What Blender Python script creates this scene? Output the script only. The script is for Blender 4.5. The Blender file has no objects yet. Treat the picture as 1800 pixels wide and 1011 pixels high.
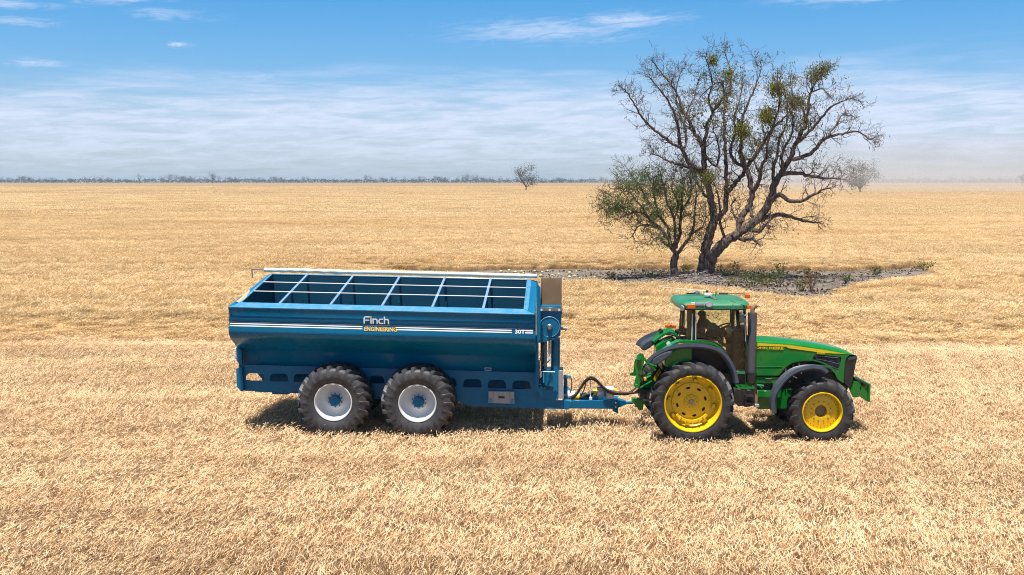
import bpy, bmesh, math, random
import numpy as np
from mathutils import Vector, Matrix, noise as mnoise

random.seed(7)
np.random.seed(7)
scene = bpy.context.scene
COL = scene.collection
PI = math.pi
R = math.radians

# ------------------------------------------------------------------ camera
CAM_H = 6.10
PITCH = R(5.93)
F = 1800.0
cam_data = bpy.data.cameras.new('camera')
cam_data.sensor_width = 36.0
cam_data.lens = 36.0
cam_data.clip_start = 0.1
cam_data.clip_end = 60000.0
cam = bpy.data.objects.new('camera', cam_data)
COL.objects.link(cam)
cam.location = (0, 0, CAM_H)
cam.rotation_euler = (PI / 2 - PITCH, 0, 0)
scene.camera = cam

# ------------------------------------------------------------------ sun
SUN_TO = Vector((-0.07, -0.23, 1.0)).normalized()       # direction towards the sun
sun_data = bpy.data.lights.new('sun', 'SUN')
sun_data.energy = 5.0
sun_data.angle = R(0.53)
sun_data.color = (1.0, 0.955, 0.88)
sun = bpy.data.objects.new('sun', sun_data)
COL.objects.link(sun)
sun.location = (0, 0, 60)
sun.rotation_euler = (-SUN_TO).to_track_quat('-Z', 'Y').to_euler()
SUN_EL = math.asin(SUN_TO.z)
SUN_ROT = math.atan2(SUN_TO.x, SUN_TO.y)

# ------------------------------------------------------------------ world
world = bpy.data.worlds.new('World')
scene.world = world
world.use_nodes = True
wt = world.node_tree
wt.nodes.clear()


def build_sky():
    N, L = wt.nodes, wt.links
    out = N.new('ShaderNodeOutputWorld')
    bg = N.new('ShaderNodeBackground')
    bg.inputs['Strength'].default_value = 0.052
    L.new(bg.outputs[0], out.inputs['Surface'])
    sky = N.new('ShaderNodeTexSky')
    sky.sky_type = 'NISHITA'
    sky.sun_disc = False
    sky.sun_elevation = SUN_EL
    sky.sun_rotation = SUN_ROT
    sky.altitude = 100
    sky.air_density = 1.0
    sky.dust_density = 0.6
    sky.ozone_density = 1.6
    tc = N.new('ShaderNodeTexCoord')
    sep = N.new('ShaderNodeSeparateXYZ')
    L.new(tc.outputs['Generated'], sep.inputs[0])

    def m(op, a, b=None, c=None):
        n = N.new('ShaderNodeMath')
        n.operation = op
        for i, v in enumerate((a, b, c)):
            if v is None:
                continue
            if isinstance(v, (int, float)):
                n.inputs[i].default_value = v
            else:
                L.new(v, n.inputs[i])
        return n.outputs[0]
    X, Y, Z = sep.outputs
    hor = m('SQRT', m('ADD', m('MULTIPLY', X, X), m('MULTIPLY', Y, Y)))
    el = m('ARCTAN2', Z, hor)            # radians
    az = m('ARCTAN2', X, Y)
    # polarised, saturated blue that sets in a few degrees over the horizon
    ramp = N.new('ShaderNodeValToRGB')
    L.new(m('DIVIDE', el, 0.35), ramp.inputs[0])
    e = ramp.color_ramp.elements
    e[0].position = 0.0
    e[0].color = SKY_T[0]
    e[1].position = 1.0
    e[1].color = SKY_T[4]
    for p, c in ((0.12, SKY_T[1]), (0.27, SKY_T[2]), (0.5, SKY_T[3])):
        k = e.new(p)
        k.color = c
    mul = N.new('ShaderNodeMix')
    mul.data_type = 'RGBA'
    mul.blend_type = 'MULTIPLY'
    mul.inputs[0].default_value = 1.0
    L.new(sky.outputs[0], mul.inputs[6])
    L.new(ramp.outputs[0], mul.inputs[7])
    base = mul.outputs[2]
    # cloud coordinates: azimuth / elevation, flattened like distant cirrus decks
    comb = N.new('ShaderNodeCombineXYZ')
    L.new(m('MULTIPLY', az, 3.0), comb.inputs[0])
    L.new(m('MULTIPLY', el, 22.0), comb.inputs[1])
    n1 = N.new('ShaderNodeTexNoise')
    n1.inputs['Scale'].default_value = 1.7
    n1.inputs['Detail'].default_value = 9
    n1.inputs['Roughness'].default_value = 0.58
    n1.inputs['Distortion'].default_value = 0.35
    L.new(comb.outputs[0], n1.inputs['Vector'])
    comb2 = N.new('ShaderNodeCombineXYZ')
    L.new(m('MULTIPLY', az, 9.0), comb2.inputs[0])
    L.new(m('MULTIPLY', el, 95.0), comb2.inputs[1])
    n2 = N.new('ShaderNodeTexNoise')
    n2.inputs['Scale'].default_value = 1.2
    n2.inputs['Detail'].default_value = 8
    n2.inputs['Roughness'].default_value = 0.62
    n2.inputs['Distortion'].default_value = 0.6
    L.new(comb2.outputs[0], n2.inputs['Vector'])
    fn1 = n1.outputs[0]
    fn2 = n2.outputs[0]
    comb3 = N.new('ShaderNodeCombineXYZ')
    L.new(m('MULTIPLY', m('ADD', az, m('MULTIPLY', el, 1.2)), 22.0), comb3.inputs[0])
    L.new(m('MULTIPLY', m('SUBTRACT', el, m('MULTIPLY', az, 0.10)), 150.0), comb3.inputs[1])
    n3 = N.new('ShaderNodeTexNoise')
    n3.inputs['Scale'].default_value = 1.0
    n3.inputs['Detail'].default_value = 9
    n3.inputs['Roughness'].default_value = 0.68
    n3.inputs['Distortion'].default_value = 1.0
    L.new(comb3.outputs[0], n3.inputs['Vector'])
    fn3 = n3.outputs[0]

    def mr(v, a, b, c=0.0, d=1.0, smooth=True):
        n = N.new('ShaderNodeMapRange')
        n.interpolation_type = 'SMOOTHSTEP' if smooth else 'LINEAR'
        n.clamp = True if not smooth else True
        L.new(v, n.inputs[0])
        n.inputs[1].default_value = a
        n.inputs[2].default_value = b
        n.inputs[3].default_value = c
        n.inputs[4].default_value = d
        return n.outputs[0]
    # broad veil up to about 5 degrees, its upper edge ragged, higher towards the right
    edge = m('ADD', m('MULTIPLY', az, 0.020), m('MULTIPLY', m('SUBTRACT', fn1, 0.5), 0.075))
    edge2 = m('ADD', edge, m('MULTIPLY', m('SUBTRACT', fn2, 0.5), 0.030))
    veil = mr(m('SUBTRACT', el, edge2), 0.115, 0.060)
    veil = m('MULTIPLY', veil, mr(el, -0.02, 0.045, 0.25, 1.0))
    veil = m('MULTIPLY', m('MULTIPLY', veil, mr(fn2, 0.30, 0.60, 0.5, 1.0)), mr(fn3, 0.32, 0.62, 0.72, 1.08))

    def blob(px, py, sx, sy, lo, hi, amp):
        a0 = math.atan((px - 900) / F)
        e0 = R(-5.93) + math.atan((505.5 - py) / F)
        da = m('DIVIDE', m('SUBTRACT', az, a0), sx / F)
        de = m('DIVIDE', m('SUBTRACT', el, e0), sy / F)
        r2 = m('ADD', m('MULTIPLY', da, da), m('MULTIPLY', de, de))
        g = m('POWER', 2.71828, m('MULTIPLY', r2, -1.0))
        t = mr(m('ADD', m('MULTIPLY', m('SUBTRACT', fn3, 0.5), 2.4), m('MULTIPLY', g, 0.75)), lo - 0.45, hi + 0.1)
        return m('MULTIPLY', m('MULTIPLY', g, t), amp)
    wisps = blob(200, 16, 90, 14, 0.60, 1.0, 0.9)
    for b in ((310, 40, 80, 12, 0.60, 1.0, 0.6), (318, 90, 24, 6, 0.55, 0.85, 1.2), (960, 55, 190, 24, 0.50, 1.0, 0.6),
              (1100, 38, 110, 17, 0.52, 1.0, 0.75), (1520, 8, 170, 14, 0.58, 0.85, 0.8), (80, 130, 60, 10, 0.62, 0.9, 0.6),
              (60, 65, 60, 10, 0.66, 0.95, 0.5), (30, 38, 90, 9, 0.62, 0.95, 0.6), (640, 190, 130, 9, 0.55, 0.8, 0.8),
              (120, 182, 160, 12, 0.55, 0.85, 0.7), (450, 140, 100, 12, 0.62, 0.95, 0.4)):
        wisps = m('MAXIMUM', wisps, blob(*b))
    # thin cirrus over the rest of the sky, above the frame
    high = m('MULTIPLY', mr(fn1, 0.52, 0.78, 0.0, 0.35), mr(el, 0.20, 0.40))
    cov = m('MINIMUM', m('MAXIMUM', m('MAXIMUM', m('MULTIPLY', veil, 0.86), wisps), high), 0.95)
    cl = N.new('ShaderNodeMix')
    cl.data_type = 'RGBA'
    L.new(cov, cl.inputs[0])
    L.new(base, cl.inputs[6])
    cl.inputs[7].default_value = CLOUD_COL
    L.new(cl.outputs[2], bg.inputs['Color'])


SKY_T = [(1.0, 1.24, 1.65, 1), (0.97, 1.22, 1.6, 1), (0.90, 1.38, 1.9, 1), (0.52, 1.36, 1.95, 1), (0.75, 0.90, 1.0, 1)]
CLOUD_COL = (10.2, 11.3, 14.0, 1)
build_sky()

# ------------------------------------------------------------------ exposure
scene.view_settings.view_transform = 'Standard'
scene.view_settings.look = 'None'
scene.view_settings.gamma = 1.0
scene.view_settings.exposure = 0.52
scene.view_settings.use_curve_mapping = False
scene.render.engine = 'CYCLES'
scene.cycles.use_denoising = True
scene.cycles.denoising_prefilter = 'NONE'
scene.cycles.filter_width = 1.05
scene.cycles.max_bounces = 8
scene.cycles.diffuse_bounces = 1
scene.cycles.glossy_bounces = 3
scene.cycles.transmission_bounces = 4
scene.cycles.transparent_max_bounces = 12
scene.cycles.volume_bounces = 1
scene.cycles.volume_step_rate = 1.0
scene.cycles.volume_max_steps = 96
scene.cycles.sample_clamp_indirect = 6.0
scene.cycles.caustics_reflective = False
scene.cycles.caustics_refractive = False

# ------------------------------------------------------------------ measuring helpers (photo pixel -> place in the world)
CP, SP = math.cos(PITCH), math.sin(PITCH)


def ray(px, py):
    x = (px - 900) / F
    y = (py - 505.5) / F
    return Vector((x, CP - y * SP, -SP - y * CP))


def on_y(px, py, Y):
    d = ray(px, py)
    t = Y / d.y
    return Vector((d.x * t, Y, CAM_H + d.z * t))


def on_z(px, py, z=0.0):
    d = ray(px, py)
    t = (z - CAM_H) / d.z
    return Vector((d.x * t, d.y * t, z))


# ------------------------------------------------------------------ materials
def new_mat(name):
    mt = bpy.data.materials.new(name)
    mt.use_nodes = True
    nt = mt.node_tree
    b = nt.nodes['Principled BSDF']
    return mt, nt, b


def lnk(nt, a, b):
    nt.links.new(a, b)


def paint(name, col, rough=0.35, metallic=0.0, coat=0.0, dust=0.12, dustcol=(0.42, 0.33, 0.22), bump=0.0, scale=3.0, spec=0.5, obj_coord=True):
    """painted / moulded surface with patchy field dust and small roughness variation"""
    mt, nt, b = new_mat(name)
    tc = nt.nodes.new('ShaderNodeTexCoord')
    n = nt.nodes.new('ShaderNodeTexNoise')
    n.inputs['Scale'].default_value = scale
    n.inputs['Detail'].default_value = 8
    n.inputs['Roughness'].default_value = 0.65
    lnk(nt, tc.outputs['Object'], n.inputs['Vector'])
    mr = nt.nodes.new('ShaderNodeMapRange')
    lnk(nt, n.outputs[0], mr.inputs[0])
    mr.inputs[1].default_value = 0.42
    mr.inputs[2].default_value = 0.75
    mr.inputs[3].default_value = dust * 0.25
    mr.inputs[4].default_value = dust * 2.0
    mix = nt.nodes.new('ShaderNodeMix')
    mix.data_type = 'RGBA'
    lnk(nt, mr.outputs[0], mix.inputs[0])
    mix.inputs[6].default_value = (*col, 1)
    mix.inputs[7].default_value = (*dustcol, 1)
    lnk(nt, mix.outputs[2], b.inputs['Base Color'])
    mr2 = nt.nodes.new('ShaderNodeMapRange')
    lnk(nt, n.outputs[0], mr2.inputs[0])
    mr2.inputs[1].default_value = 0.3
    mr2.inputs[2].default_value = 0.8
    mr2.inputs[3].default_value = max(0.03, rough - 0.06)
    mr2.inputs[4].default_value = min(1, rough + 0.2)
    lnk(nt, mr2.outputs[0], b.inputs['Roughness'])
    b.inputs['Metallic'].default_value = metallic
    b.inputs['Specular IOR Level'].default_value = spec
    b.inputs['Coat Weight'].default_value = coat
    b.inputs['Coat Roughness'].default_value = 0.12
    if bump > 0:
        n3 = nt.nodes.new('ShaderNodeTexNoise')
        n3.inputs['Scale'].default_value = scale * 0.6
        n3.inputs['Detail'].default_value = 4
        lnk(nt, tc.outputs['Object'], n3.inputs['Vector'])
        bp = nt.nodes.new('ShaderNodeBump')
        bp.inputs['Strength'].default_value = 1.0
        bp.inputs['Distance'].default_value = bump
        lnk(nt, n3.outputs[0], bp.inputs['Height'])
        lnk(nt, bp.outputs[0], b.inputs['Normal'])
    return mt


M = {}
M['blue'] = paint('blue_paint', (0.0, 0.155, 0.315), 0.25, coat=0.0, spec=0.32, dust=0.03, dustcol=(0.06, 0.16, 0.24), bump=0.006, scale=1.3)
M['blue_worn_lit'] = paint('worn_skylit_blue', (0.04, 0.26, 0.45), 0.35, coat=0.1, dust=0.14, dustcol=(0.45, 0.5, 0.55), scale=5)  # scuffed blue, lightened: sky reflection on the top rails put into the colour
M['pale_blue'] = paint('scuffed_pale_blue', (0.15, 0.29, 0.44), 0.4, dust=0.15, dustcol=(0.5, 0.55, 0.6), scale=6)
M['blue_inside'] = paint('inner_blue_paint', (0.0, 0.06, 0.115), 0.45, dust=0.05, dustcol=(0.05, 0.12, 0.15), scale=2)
M['white_metal'] = paint('white_paint', (0.80, 0.80, 0.80), 0.35, dust=0.05, coat=0.2)
M['tarp'] = paint('cream_tarpaulin', (0.72, 0.66, 0.56), 0.7, dust=0.10, bump=0.02, scale=4)
M['grey_metal'] = paint('grey_metal', (0.36, 0.38, 0.42), 0.4, dust=0.08, metallic=0.2)
M['steel'] = paint('worn_steel', (0.32, 0.31, 0.31), 0.38, metallic=0.8, dust=0.08)
M['rust_inside'] = paint('dusty_steel', (0.28, 0.17, 0.095), 0.6, dust=0.2, scale=4)
M['green'] = paint('green_paint', (0.003, 0.205, 0.024), 0.25, coat=0.3, dust=0.03, dustcol=(0.06, 0.2, 0.06), scale=2.2)
M['green_roof'] = paint('dusty_green_paint', (0.015, 0.20, 0.085), 0.4, coat=0.2, dust=0.10, dustcol=(0.35, 0.38, 0.33), scale=2.5)
M['yellow'] = paint('yellow_paint', (0.93, 0.58, 0.006), 0.35, coat=0.2, dust=0.035, dustcol=(0.25, 0.17, 0.08), scale=5)
M['yellow_print'] = paint('yellow_lettering', (0.85, 0.62, 0.01), 0.4, dust=0.0)
M['gold_print'] = paint('gold_lettering', (0.82, 0.46, 0.01), 0.4, dust=0.0)
M['white_print'] = paint('white_lettering', (0.80, 0.81, 0.82), 0.4, dust=0.0)
M['rubber'] = paint('tyre_rubber', (0.024, 0.024, 0.028), 0.58, dust=0.10, dustcol=(0.26, 0.23, 0.20), scale=4, bump=0.002)
M['rubber_dusty'] = paint('dusty_tyre_rubber', (0.036, 0.036, 0.042), 0.48, dust=0.12, dustcol=(0.28, 0.26, 0.24), scale=3)
M['fender'] = paint('dark_grey_plastic', (0.050, 0.065, 0.092), 0.40, dust=0.12, dustcol=(0.2, 0.2, 0.22), scale=3)
M['black'] = paint('black_plastic', (0.012, 0.013, 0.016), 0.4, dust=0.06, scale=5)
M['muffler'] = paint('matt_grey_muffler', (0.10, 0.10, 0.11), 0.5, dust=0.12, metallic=0.1, dustcol=(0.2, 0.18, 0.18))
M['dark_hole'] = paint('shadowed_metal', (0.004, 0.004, 0.004), 0.8, dust=0.0)  # near-black that stands in for the shade inside openings
M['orange'] = paint('orange_lens', (0.75, 0.14, 0.012), 0.2, dust=0.02)
M['red'] = paint('red_lens', (0.42, 0.018, 0.012), 0.22, dust=0.02)
M['clear_lens'] = paint('clear_lens', (0.55, 0.56, 0.58), 0.12, dust=0.02)
M['hose'] = paint('black_hose', (0.022, 0.020, 0.020), 0.45, dust=0.15, scale=12)
M['seat'] = paint('dark_cloth', (0.03, 0.032, 0.036), 0.85, dust=0.02)
M['tan'] = paint('tan_trim', (0.23, 0.16, 0.08), 0.7, dust=0.05)
M['skin'] = paint('skin', (0.30, 0.16, 0.10), 0.55, dust=0.0)
M['shirt'] = paint('maroon_shirt', (0.10, 0.045, 0.055), 0.85, dust=0.0)
M['cap'] = paint('dark_teal_cap', (0.012, 0.045, 0.05), 0.8, dust=0.0)
M['jeans'] = paint('blue_jeans', (0.06, 0.09, 0.16), 0.85, dust=0.0)


def glass_mat():
    mt = bpy.data.materials.new('tinted_cab_glass')
    mt.use_nodes = True
    nt = mt.node_tree
    nt.nodes.clear()
    out = nt.nodes.new('ShaderNodeOutputMaterial')
    tr = nt.nodes.new('ShaderNodeBsdfTransparent')
    tr.inputs[0].default_value = (0.93, 0.96, 0.91, 1)
    gl = nt.nodes.new('ShaderNodeBsdfGlossy')
    gl.inputs['Roughness'].default_value = 0.03
    gl.inputs['Color'].default_value = (0.9, 0.95, 1, 1)
    fr = nt.nodes.new('ShaderNodeFresnel')
    fr.inputs[0].default_value = 1.45
    mx = nt.nodes.new('ShaderNodeMixShader')
    nt.links.new(fr.outputs[0], mx.inputs[0])
    nt.links.new(tr.outputs[0], mx.inputs[1])
    nt.links.new(gl.outputs[0], mx.inputs[2])
    nt.links.new(mx.outputs[0], out.inputs[0])
    return mt


M['glass'] = glass_mat()


def straw_mat(name, cols, transl=0.25, wscale=0.12, patch=(0.36, 0.24, 0.12), patch_amt=0.5, rows=0.55):
    """dry straw: colour per stalk, per clump and in broad patches over the field"""
    mt = bpy.data.materials.new(name)
    mt.use_nodes = True
    nt = mt.node_tree
    nt.nodes.clear()
    N = nt.nodes
    out = N.new('ShaderNodeOutputMaterial')
    at = N.new('ShaderNodeAttribute')
    at.attribute_name = 'tint'
    ramp = N.new('ShaderNodeValToRGB')
    lnk(nt, at.outputs['Fac'], ramp.inputs[0])
    e = ramp.color_ramp.elements
    e[0].position = 0
    e[0].color = (*cols[0], 1)
    e[1].position = 1
    e[1].color = (*cols[-1], 1)
    for i, c in enumerate(cols[1:-1]):
        k = e.new((i + 1) / (len(cols) - 1))
        k.color = (*c, 1)
    geo = N.new('ShaderNodeNewGeometry')
    mp = N.new('ShaderNodeMapping')
    mp.inputs['Scale'].default_value = (wscale * 0.35, wscale, 0.0)
    lnk(nt, geo.outputs['Position'], mp.inputs[0])
    n = N.new('ShaderNodeTexNoise')
    n.inputs['Scale'].default_value = 1.0
    n.inputs['Detail'].default_value = 7
    n.inputs['Roughness'].default_value = 0.6
    lnk(nt, mp.outputs[0], n.inputs['Vector'])
    mr = N.new('ShaderNodeMapRange')
    lnk(nt, n.outputs[0], mr.inputs[0])
    mr.inputs[1].default_value = 0.42
    mr.inputs[2].default_value = 0.72
    mr.inputs[3].default_value = 0.0
    mr.inputs[4].default_value = patch_amt
    mp2 = N.new('ShaderNodeMapping')
    mp2.inputs['Scale'].default_value = (1.0, 1.0, 0.0)
    lnk(nt, geo.outputs['Position'], mp2.inputs[0])
    n2 = N.new('ShaderNodeTexNoise')
    n2.inputs['Scale'].default_value = 1.6
    n2.inputs['Detail'].default_value = 4
    n2.inputs['Roughness'].default_value = 0.6
    lnk(nt, mp2.outputs[0], n2.inputs['Vector'])
    mrb = N.new('ShaderNodeMapRange')
    lnk(nt, n2.outputs[0], mrb.inputs[0])
    mrb.inputs[1].default_value = 0.3
    mrb.inputs[2].default_value = 0.7
    mrb.inputs[3].default_value = 0.80
    mrb.inputs[4].default_value = 1.12
    mix = N.new('ShaderNodeMix')
    mix.data_type = 'RGBA'
    lnk(nt, mr.outputs[0], mix.inputs[0])
    lnk(nt, ramp.outputs[0], mix.inputs[6])
    mix.inputs[7].default_value = (*patch, 1)
    mul = N.new('ShaderNodeMix')
    mul.data_type = 'RGBA'
    mul.blend_type = 'MULTIPLY'
    mul.inputs[0].default_value = 1.0
    lnk(nt, mix.outputs[2], mul.inputs[6])
    # harvest rows running the way the machines drove
    mp4 = N.new('ShaderNodeMapping')
    mp4.inputs['Scale'].default_value = (0.035, rows, 0.0)
    lnk(nt, geo.outputs['Position'], mp4.inputs[0])
    n4 = N.new('ShaderNodeTexNoise')
    n4.inputs['Scale'].default_value = 1.0
    n4.inputs['Detail'].default_value = 5
    n4.inputs['Roughness'].default_value = 0.65
    lnk(nt, mp4.outputs[0], n4.inputs['Vector'])
    mr4 = N.new('ShaderNodeMapRange')
    lnk(nt, n4.outputs[0], mr4.inputs[0])
    mr4.inputs[1].default_value = 0.39
    mr4.inputs[2].default_value = 0.61
    mr4.inputs[3].default_value = 0.90
    mr4.inputs[4].default_value = 1.20
    mm = N.new('ShaderNodeMath')
    mm.operation = 'MULTIPLY'
    lnk(nt, mrb.outputs[0], mm.inputs[0])
    lnk(nt, mr4.outputs[0], mm.inputs[1])
    lnk(nt, mm.outputs[0], mul.inputs[7])
    colr = mul.outputs[2]
    dif = N.new('ShaderNodeBsdfDiffuse')
    lnk(nt, colr, dif.inputs[0])
    tr = N.new('ShaderNodeBsdfTranslucent')
    lnk(nt, colr, tr.inputs[0])
    mx = N.new('ShaderNodeMixShader')
    mx.inputs[0].default_value = transl
    lnk(nt, dif.outputs[0], mx.inputs[1])
    lnk(nt, tr.outputs[0], mx.inputs[2])
    lnk(nt, mx.outputs[0], out.inputs[0])
    return mt


M['stubble'] = straw_mat('cut_straw', [(0.34, 0.18, 0.080), (0.70, 0.42, 0.205), (0.90, 0.595, 0.325), (0.97, 0.76, 0.50)], 0.25, 0.22, (0.50, 0.29, 0.15), 0.5)
M['wheat'] = straw_mat('ripe_wheat', [(0.50, 0.29, 0.12), (0.75, 0.49, 0.235), (0.88, 0.62, 0.33), (0.97, 0.76, 0.46)], 0.25, 0.05, (0.62, 0.36, 0.14), 0.45)


def ground_mat(name, c1, c2, c3, s_big, s_fine, bump=0.03):
    mt, nt, b = new_mat(name)
    N = nt.nodes
    geo = N.new('ShaderNodeNewGeometry')
    mp = N.new('ShaderNodeMapping')
    mp.inputs['Scale'].default_value = (s_big * 0.3, s_big, s_big)
    lnk(nt, geo.outputs['Position'], mp.inputs[0])
    n = N.new('ShaderNodeTexNoise')
    n.inputs['Detail'].default_value = 9
    n.inputs['Roughness'].default_value = 0.65
    n.inputs['Scale'].default_value = 1.0
    lnk(nt, mp.outputs[0], n.inputs['Vector'])
    n2 = N.new('ShaderNodeTexNoise')
    n2.inputs['Scale'].default_value = s_fine
    n2.inputs['Detail'].default_value = 10
    n2.inputs['Roughness'].default_value = 0.7
    lnk(nt, geo.outputs['Position'], n2.inputs['Vector'])
    r1 = N.new('ShaderNodeMapRange')
    r1.inputs[1].default_value = 0.38
    r1.inputs[2].default_value = 0.66
    lnk(nt, n.outputs[0], r1.inputs[0])
    r2 = N.new('ShaderNodeMapRange')
    r2.inputs[1].default_value = 0.40
    r2.inputs[2].default_value = 0.68
    r2.inputs[4].default_value = 0.6
    lnk(nt, n2.outputs[0], r2.inputs[0])
    m1 = N.new('ShaderNodeMix')
    m1.data_type = 'RGBA'
    lnk(nt, r1.outputs[0], m1.inputs[0])
    m1.inputs[6].default_value = (*c1, 1)
    m1.inputs[7].default_value = (*c2, 1)
    m2 = N.new('ShaderNodeMix')
    m2.data_type = 'RGBA'
    lnk(nt, r2.outputs[0], m2.inputs[0])
    lnk(nt, m1.outputs[2], m2.inputs[6])
    m2.inputs[7].default_value = (*c3, 1)
    lnk(nt, m2.outputs[2], b.inputs['Base Color'])
    b.inputs['Roughness'].default_value = 0.95
    b.inputs['Specular IOR Level'].default_value = 0.1
    if bump:
        bp = N.new('ShaderNodeBump')
        bp.inputs['Distance'].default_value = bump
        lnk(nt, n2.outputs[0], bp.inputs['Height'])
        lnk(nt, bp.outputs[0], b.inputs['Normal'])
    return mt


M['soil'] = ground_mat('field_soil', (0.20, 0.12, 0.065), (0.14, 0.085, 0.045), (0.09, 0.055, 0.03), 0.3, 7.0)
M['bare'] = ground_mat('grey_bare_soil', (0.29, 0.245, 0.205), (0.17, 0.14, 0.12), (0.08, 0.064, 0.05), 0.6, 0.9, 0.12)
M['farfield'] = ground_mat('distant_ripe_wheat', (0.34, 0.225, 0.125), (0.30, 0.195, 0.10), (0.38, 0.26, 0.155), 0.006, 0.05, 0.0)

# ------------------------------------------------------------------ object helpers


def tag(o, label=None, cat=None, group=None, kind=None):
    if label:
        o['label'] = label
    if cat:
        o['category'] = cat
    if group:
        o['group'] = group
    if kind:
        o['kind'] = kind
    return o


def empty(name, loc=(0, 0, 0), rz=0.0, parent=None):
    o = bpy.data.objects.new(name, None)
    o.empty_display_size = 0.2
    COL.objects.link(o)
    o.location = loc
    o.rotation_euler = (0, 0, rz)
    if parent:
        o.parent = parent
    return o


class MB:
    """collects verts / faces and links them as ONE mesh object"""

    def __init__(self):
        self.v = []
        self.f = []

    def add(self, vs, fs):
        o = len(self.v)
        self.v.extend(tuple(p) for p in vs)
        self.f.extend(tuple(i + o for i in f) for f in fs)
        return self

    def box(self, x0, x1, y0, y1, z0, z1):
        vs = [(x, y, z) for z in (z0, z1) for y in (y0, y1) for x in (x0, x1)]
        return self.add(vs, [(0, 2, 3, 1), (4, 5, 7, 6), (0, 1, 5, 4), (2, 6, 7, 3), (0, 4, 6, 2), (1, 3, 7, 5)])

    def prism(self, poly, y0, y1):
        """poly in (x,z), extruded along y (convex or simple)"""
        n = len(poly)
        vs = [(x, y0, z) for x, z in poly] + [(x, y1, z) for x, z in poly]
        fs = [tuple(range(n)), tuple(range(2 * n - 1, n - 1, -1))]
        for i in range(n):
            j = (i + 1) % n
            fs.append((i, i + n, j + n, j))
        return self.add(vs, fs)

    def frustum(self, a, b):
        """two quads of 4 points each"""
        return self.add(list(a) + list(b), [(0, 1, 2, 3), (7, 6, 5, 4), (0, 4, 5, 1), (1, 5, 6, 2), (2, 6, 7, 3), (3, 7, 4, 0)])

    def tube(self, pts, rad, n=8, cap=True):
        pts = [Vector(p) for p in pts]
        if not hasattr(rad, '__len__'):
            rad = [rad] * len(pts)
        o = len(self.v)
        t = (pts[1] - pts[0]).normalized()
        up = Vector((0, 0, 1)) if abs(t.z) < 0.9 else Vector((1, 0, 0))
        a = t.cross(up).normalized()
        for i, p in enumerate(pts):
            if i == 0:
                t = pts[1] - pts[0]
            elif i == len(pts) - 1:
                t = pts[-1] - pts[-2]
            else:
                t = pts[i + 1] - pts[i - 1]
            t.normalize()
            a = (a - t * a.dot(t))
            if a.length < 1e-6:
                a = t.orthogonal()
            a.normalize()
            b = t.cross(a)
            for k in range(n):
                an = 2 * PI * k / n
                q = p + (a * math.cos(an) + b * math.sin(an)) * rad[i]
                self.v.append(tuple(q))
        m = len(pts)
        for i in range(m - 1):
            for k in range(n):
                k2 = (k + 1) % n
                self.f.append((o + i * n + k, o + i * n + k2, o + (i + 1) * n + k2, o + (i + 1) * n + k))
        if cap:
            self.f.append(tuple(o + k for k in range(n - 1, -1, -1)))
            self.f.append(tuple(o + (m - 1) * n + k for k in range(n)))
        return self

    def lathe(self, prof, n=48, c=(0, 0, 0), closed=False):
        """profile of (y, r) turned about the Y axis"""
        o = len(self.v)
        for (y, r) in prof:
            for k in range(n):
                a = 2 * PI * k / n
                self.v.append((c[0] + r * math.cos(a), c[1] + y, c[2] + r * math.sin(a)))
        m = len(prof)
        for i in range(m if closed else m - 1):
            i2 = (i + 1) % m
            for k in range(n):
                k2 = (k + 1) % n
                self.f.append((o + i * n + k, o + i * n + k2, o + i2 * n + k2, o + i2 * n + k))
        return self

    def disc(self, c, r, n=24, axis='y', t=0.01):
        """short cylinder centred at c"""
        c = Vector(c)
        d = {'x': Vector((1, 0, 0)), 'y': Vector((0, 1, 0)), 'z': Vector((0, 0, 1))}[axis]
        return self.tube([c - d * t / 2, c + d * t / 2], r, n)

    def sweep(self, pts, section, y0):
        """band following pts (x,z); section = closed loop of (dy, dn), dn along the outward (left) normal"""
        o = len(self.v)
        m = len(pts)
        ns = len(section)
        for i, (x, z) in enumerate(pts):
            a = pts[max(i - 1, 0)]
            b = pts[min(i + 1, m - 1)]
            tx, tz = b[0] - a[0], b[1] - a[1]
            l = math.hypot(tx, tz)
            nx, nz = -tz / l, tx / l
            for (dy, dn) in section:
                self.v.append((x + nx * dn, y0 + dy, z + nz * dn))
        for i in range(m - 1):
            for k in range(ns):
                k2 = (k + 1) % ns
                self.f.append((o + i * ns + k, o + i * ns + k2, o + (i + 1) * ns + k2, o + (i + 1) * ns + k))
        self.f.append(tuple(o + k for k in range(ns)))
        self.f.append(tuple(o + (m - 1) * ns + k for k in range(ns - 1, -1, -1)))
        return self

    def xf(self, fn):
        self.v = [tuple(fn(*p)) for p in self.v]
        return self

    def build(self, name, mat, parent=None, smooth=35, bevel=0.0, loc=None):
        me = bpy.data.meshes.new(name)
        me.from_pydata(self.v, [], self.f)
        me.validate()
        bm = bmesh.new()
        bm.from_mesh(me)
        bmesh.ops.recalc_face_normals(bm, faces=bm.faces)
        bm.to_mesh(me)
        bm.free()
        if mat:
            me.materials.append(mat)
        if smooth:
            me.shade_smooth()
            me.set_sharp_from_angle(angle=R(smooth))
        o = bpy.data.objects.new(name, me)
        COL.objects.link(o)
        if parent:
            o.parent = parent
        if loc:
            o.location = loc
        if bevel:
            md = o.modifiers.new('bevel', 'BEVEL')
            md.width = bevel
            md.segments = 2
            md.limit_method = 'ANGLE'
            md.angle_limit = R(35)
            md.harden_normals = False
        return o


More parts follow.
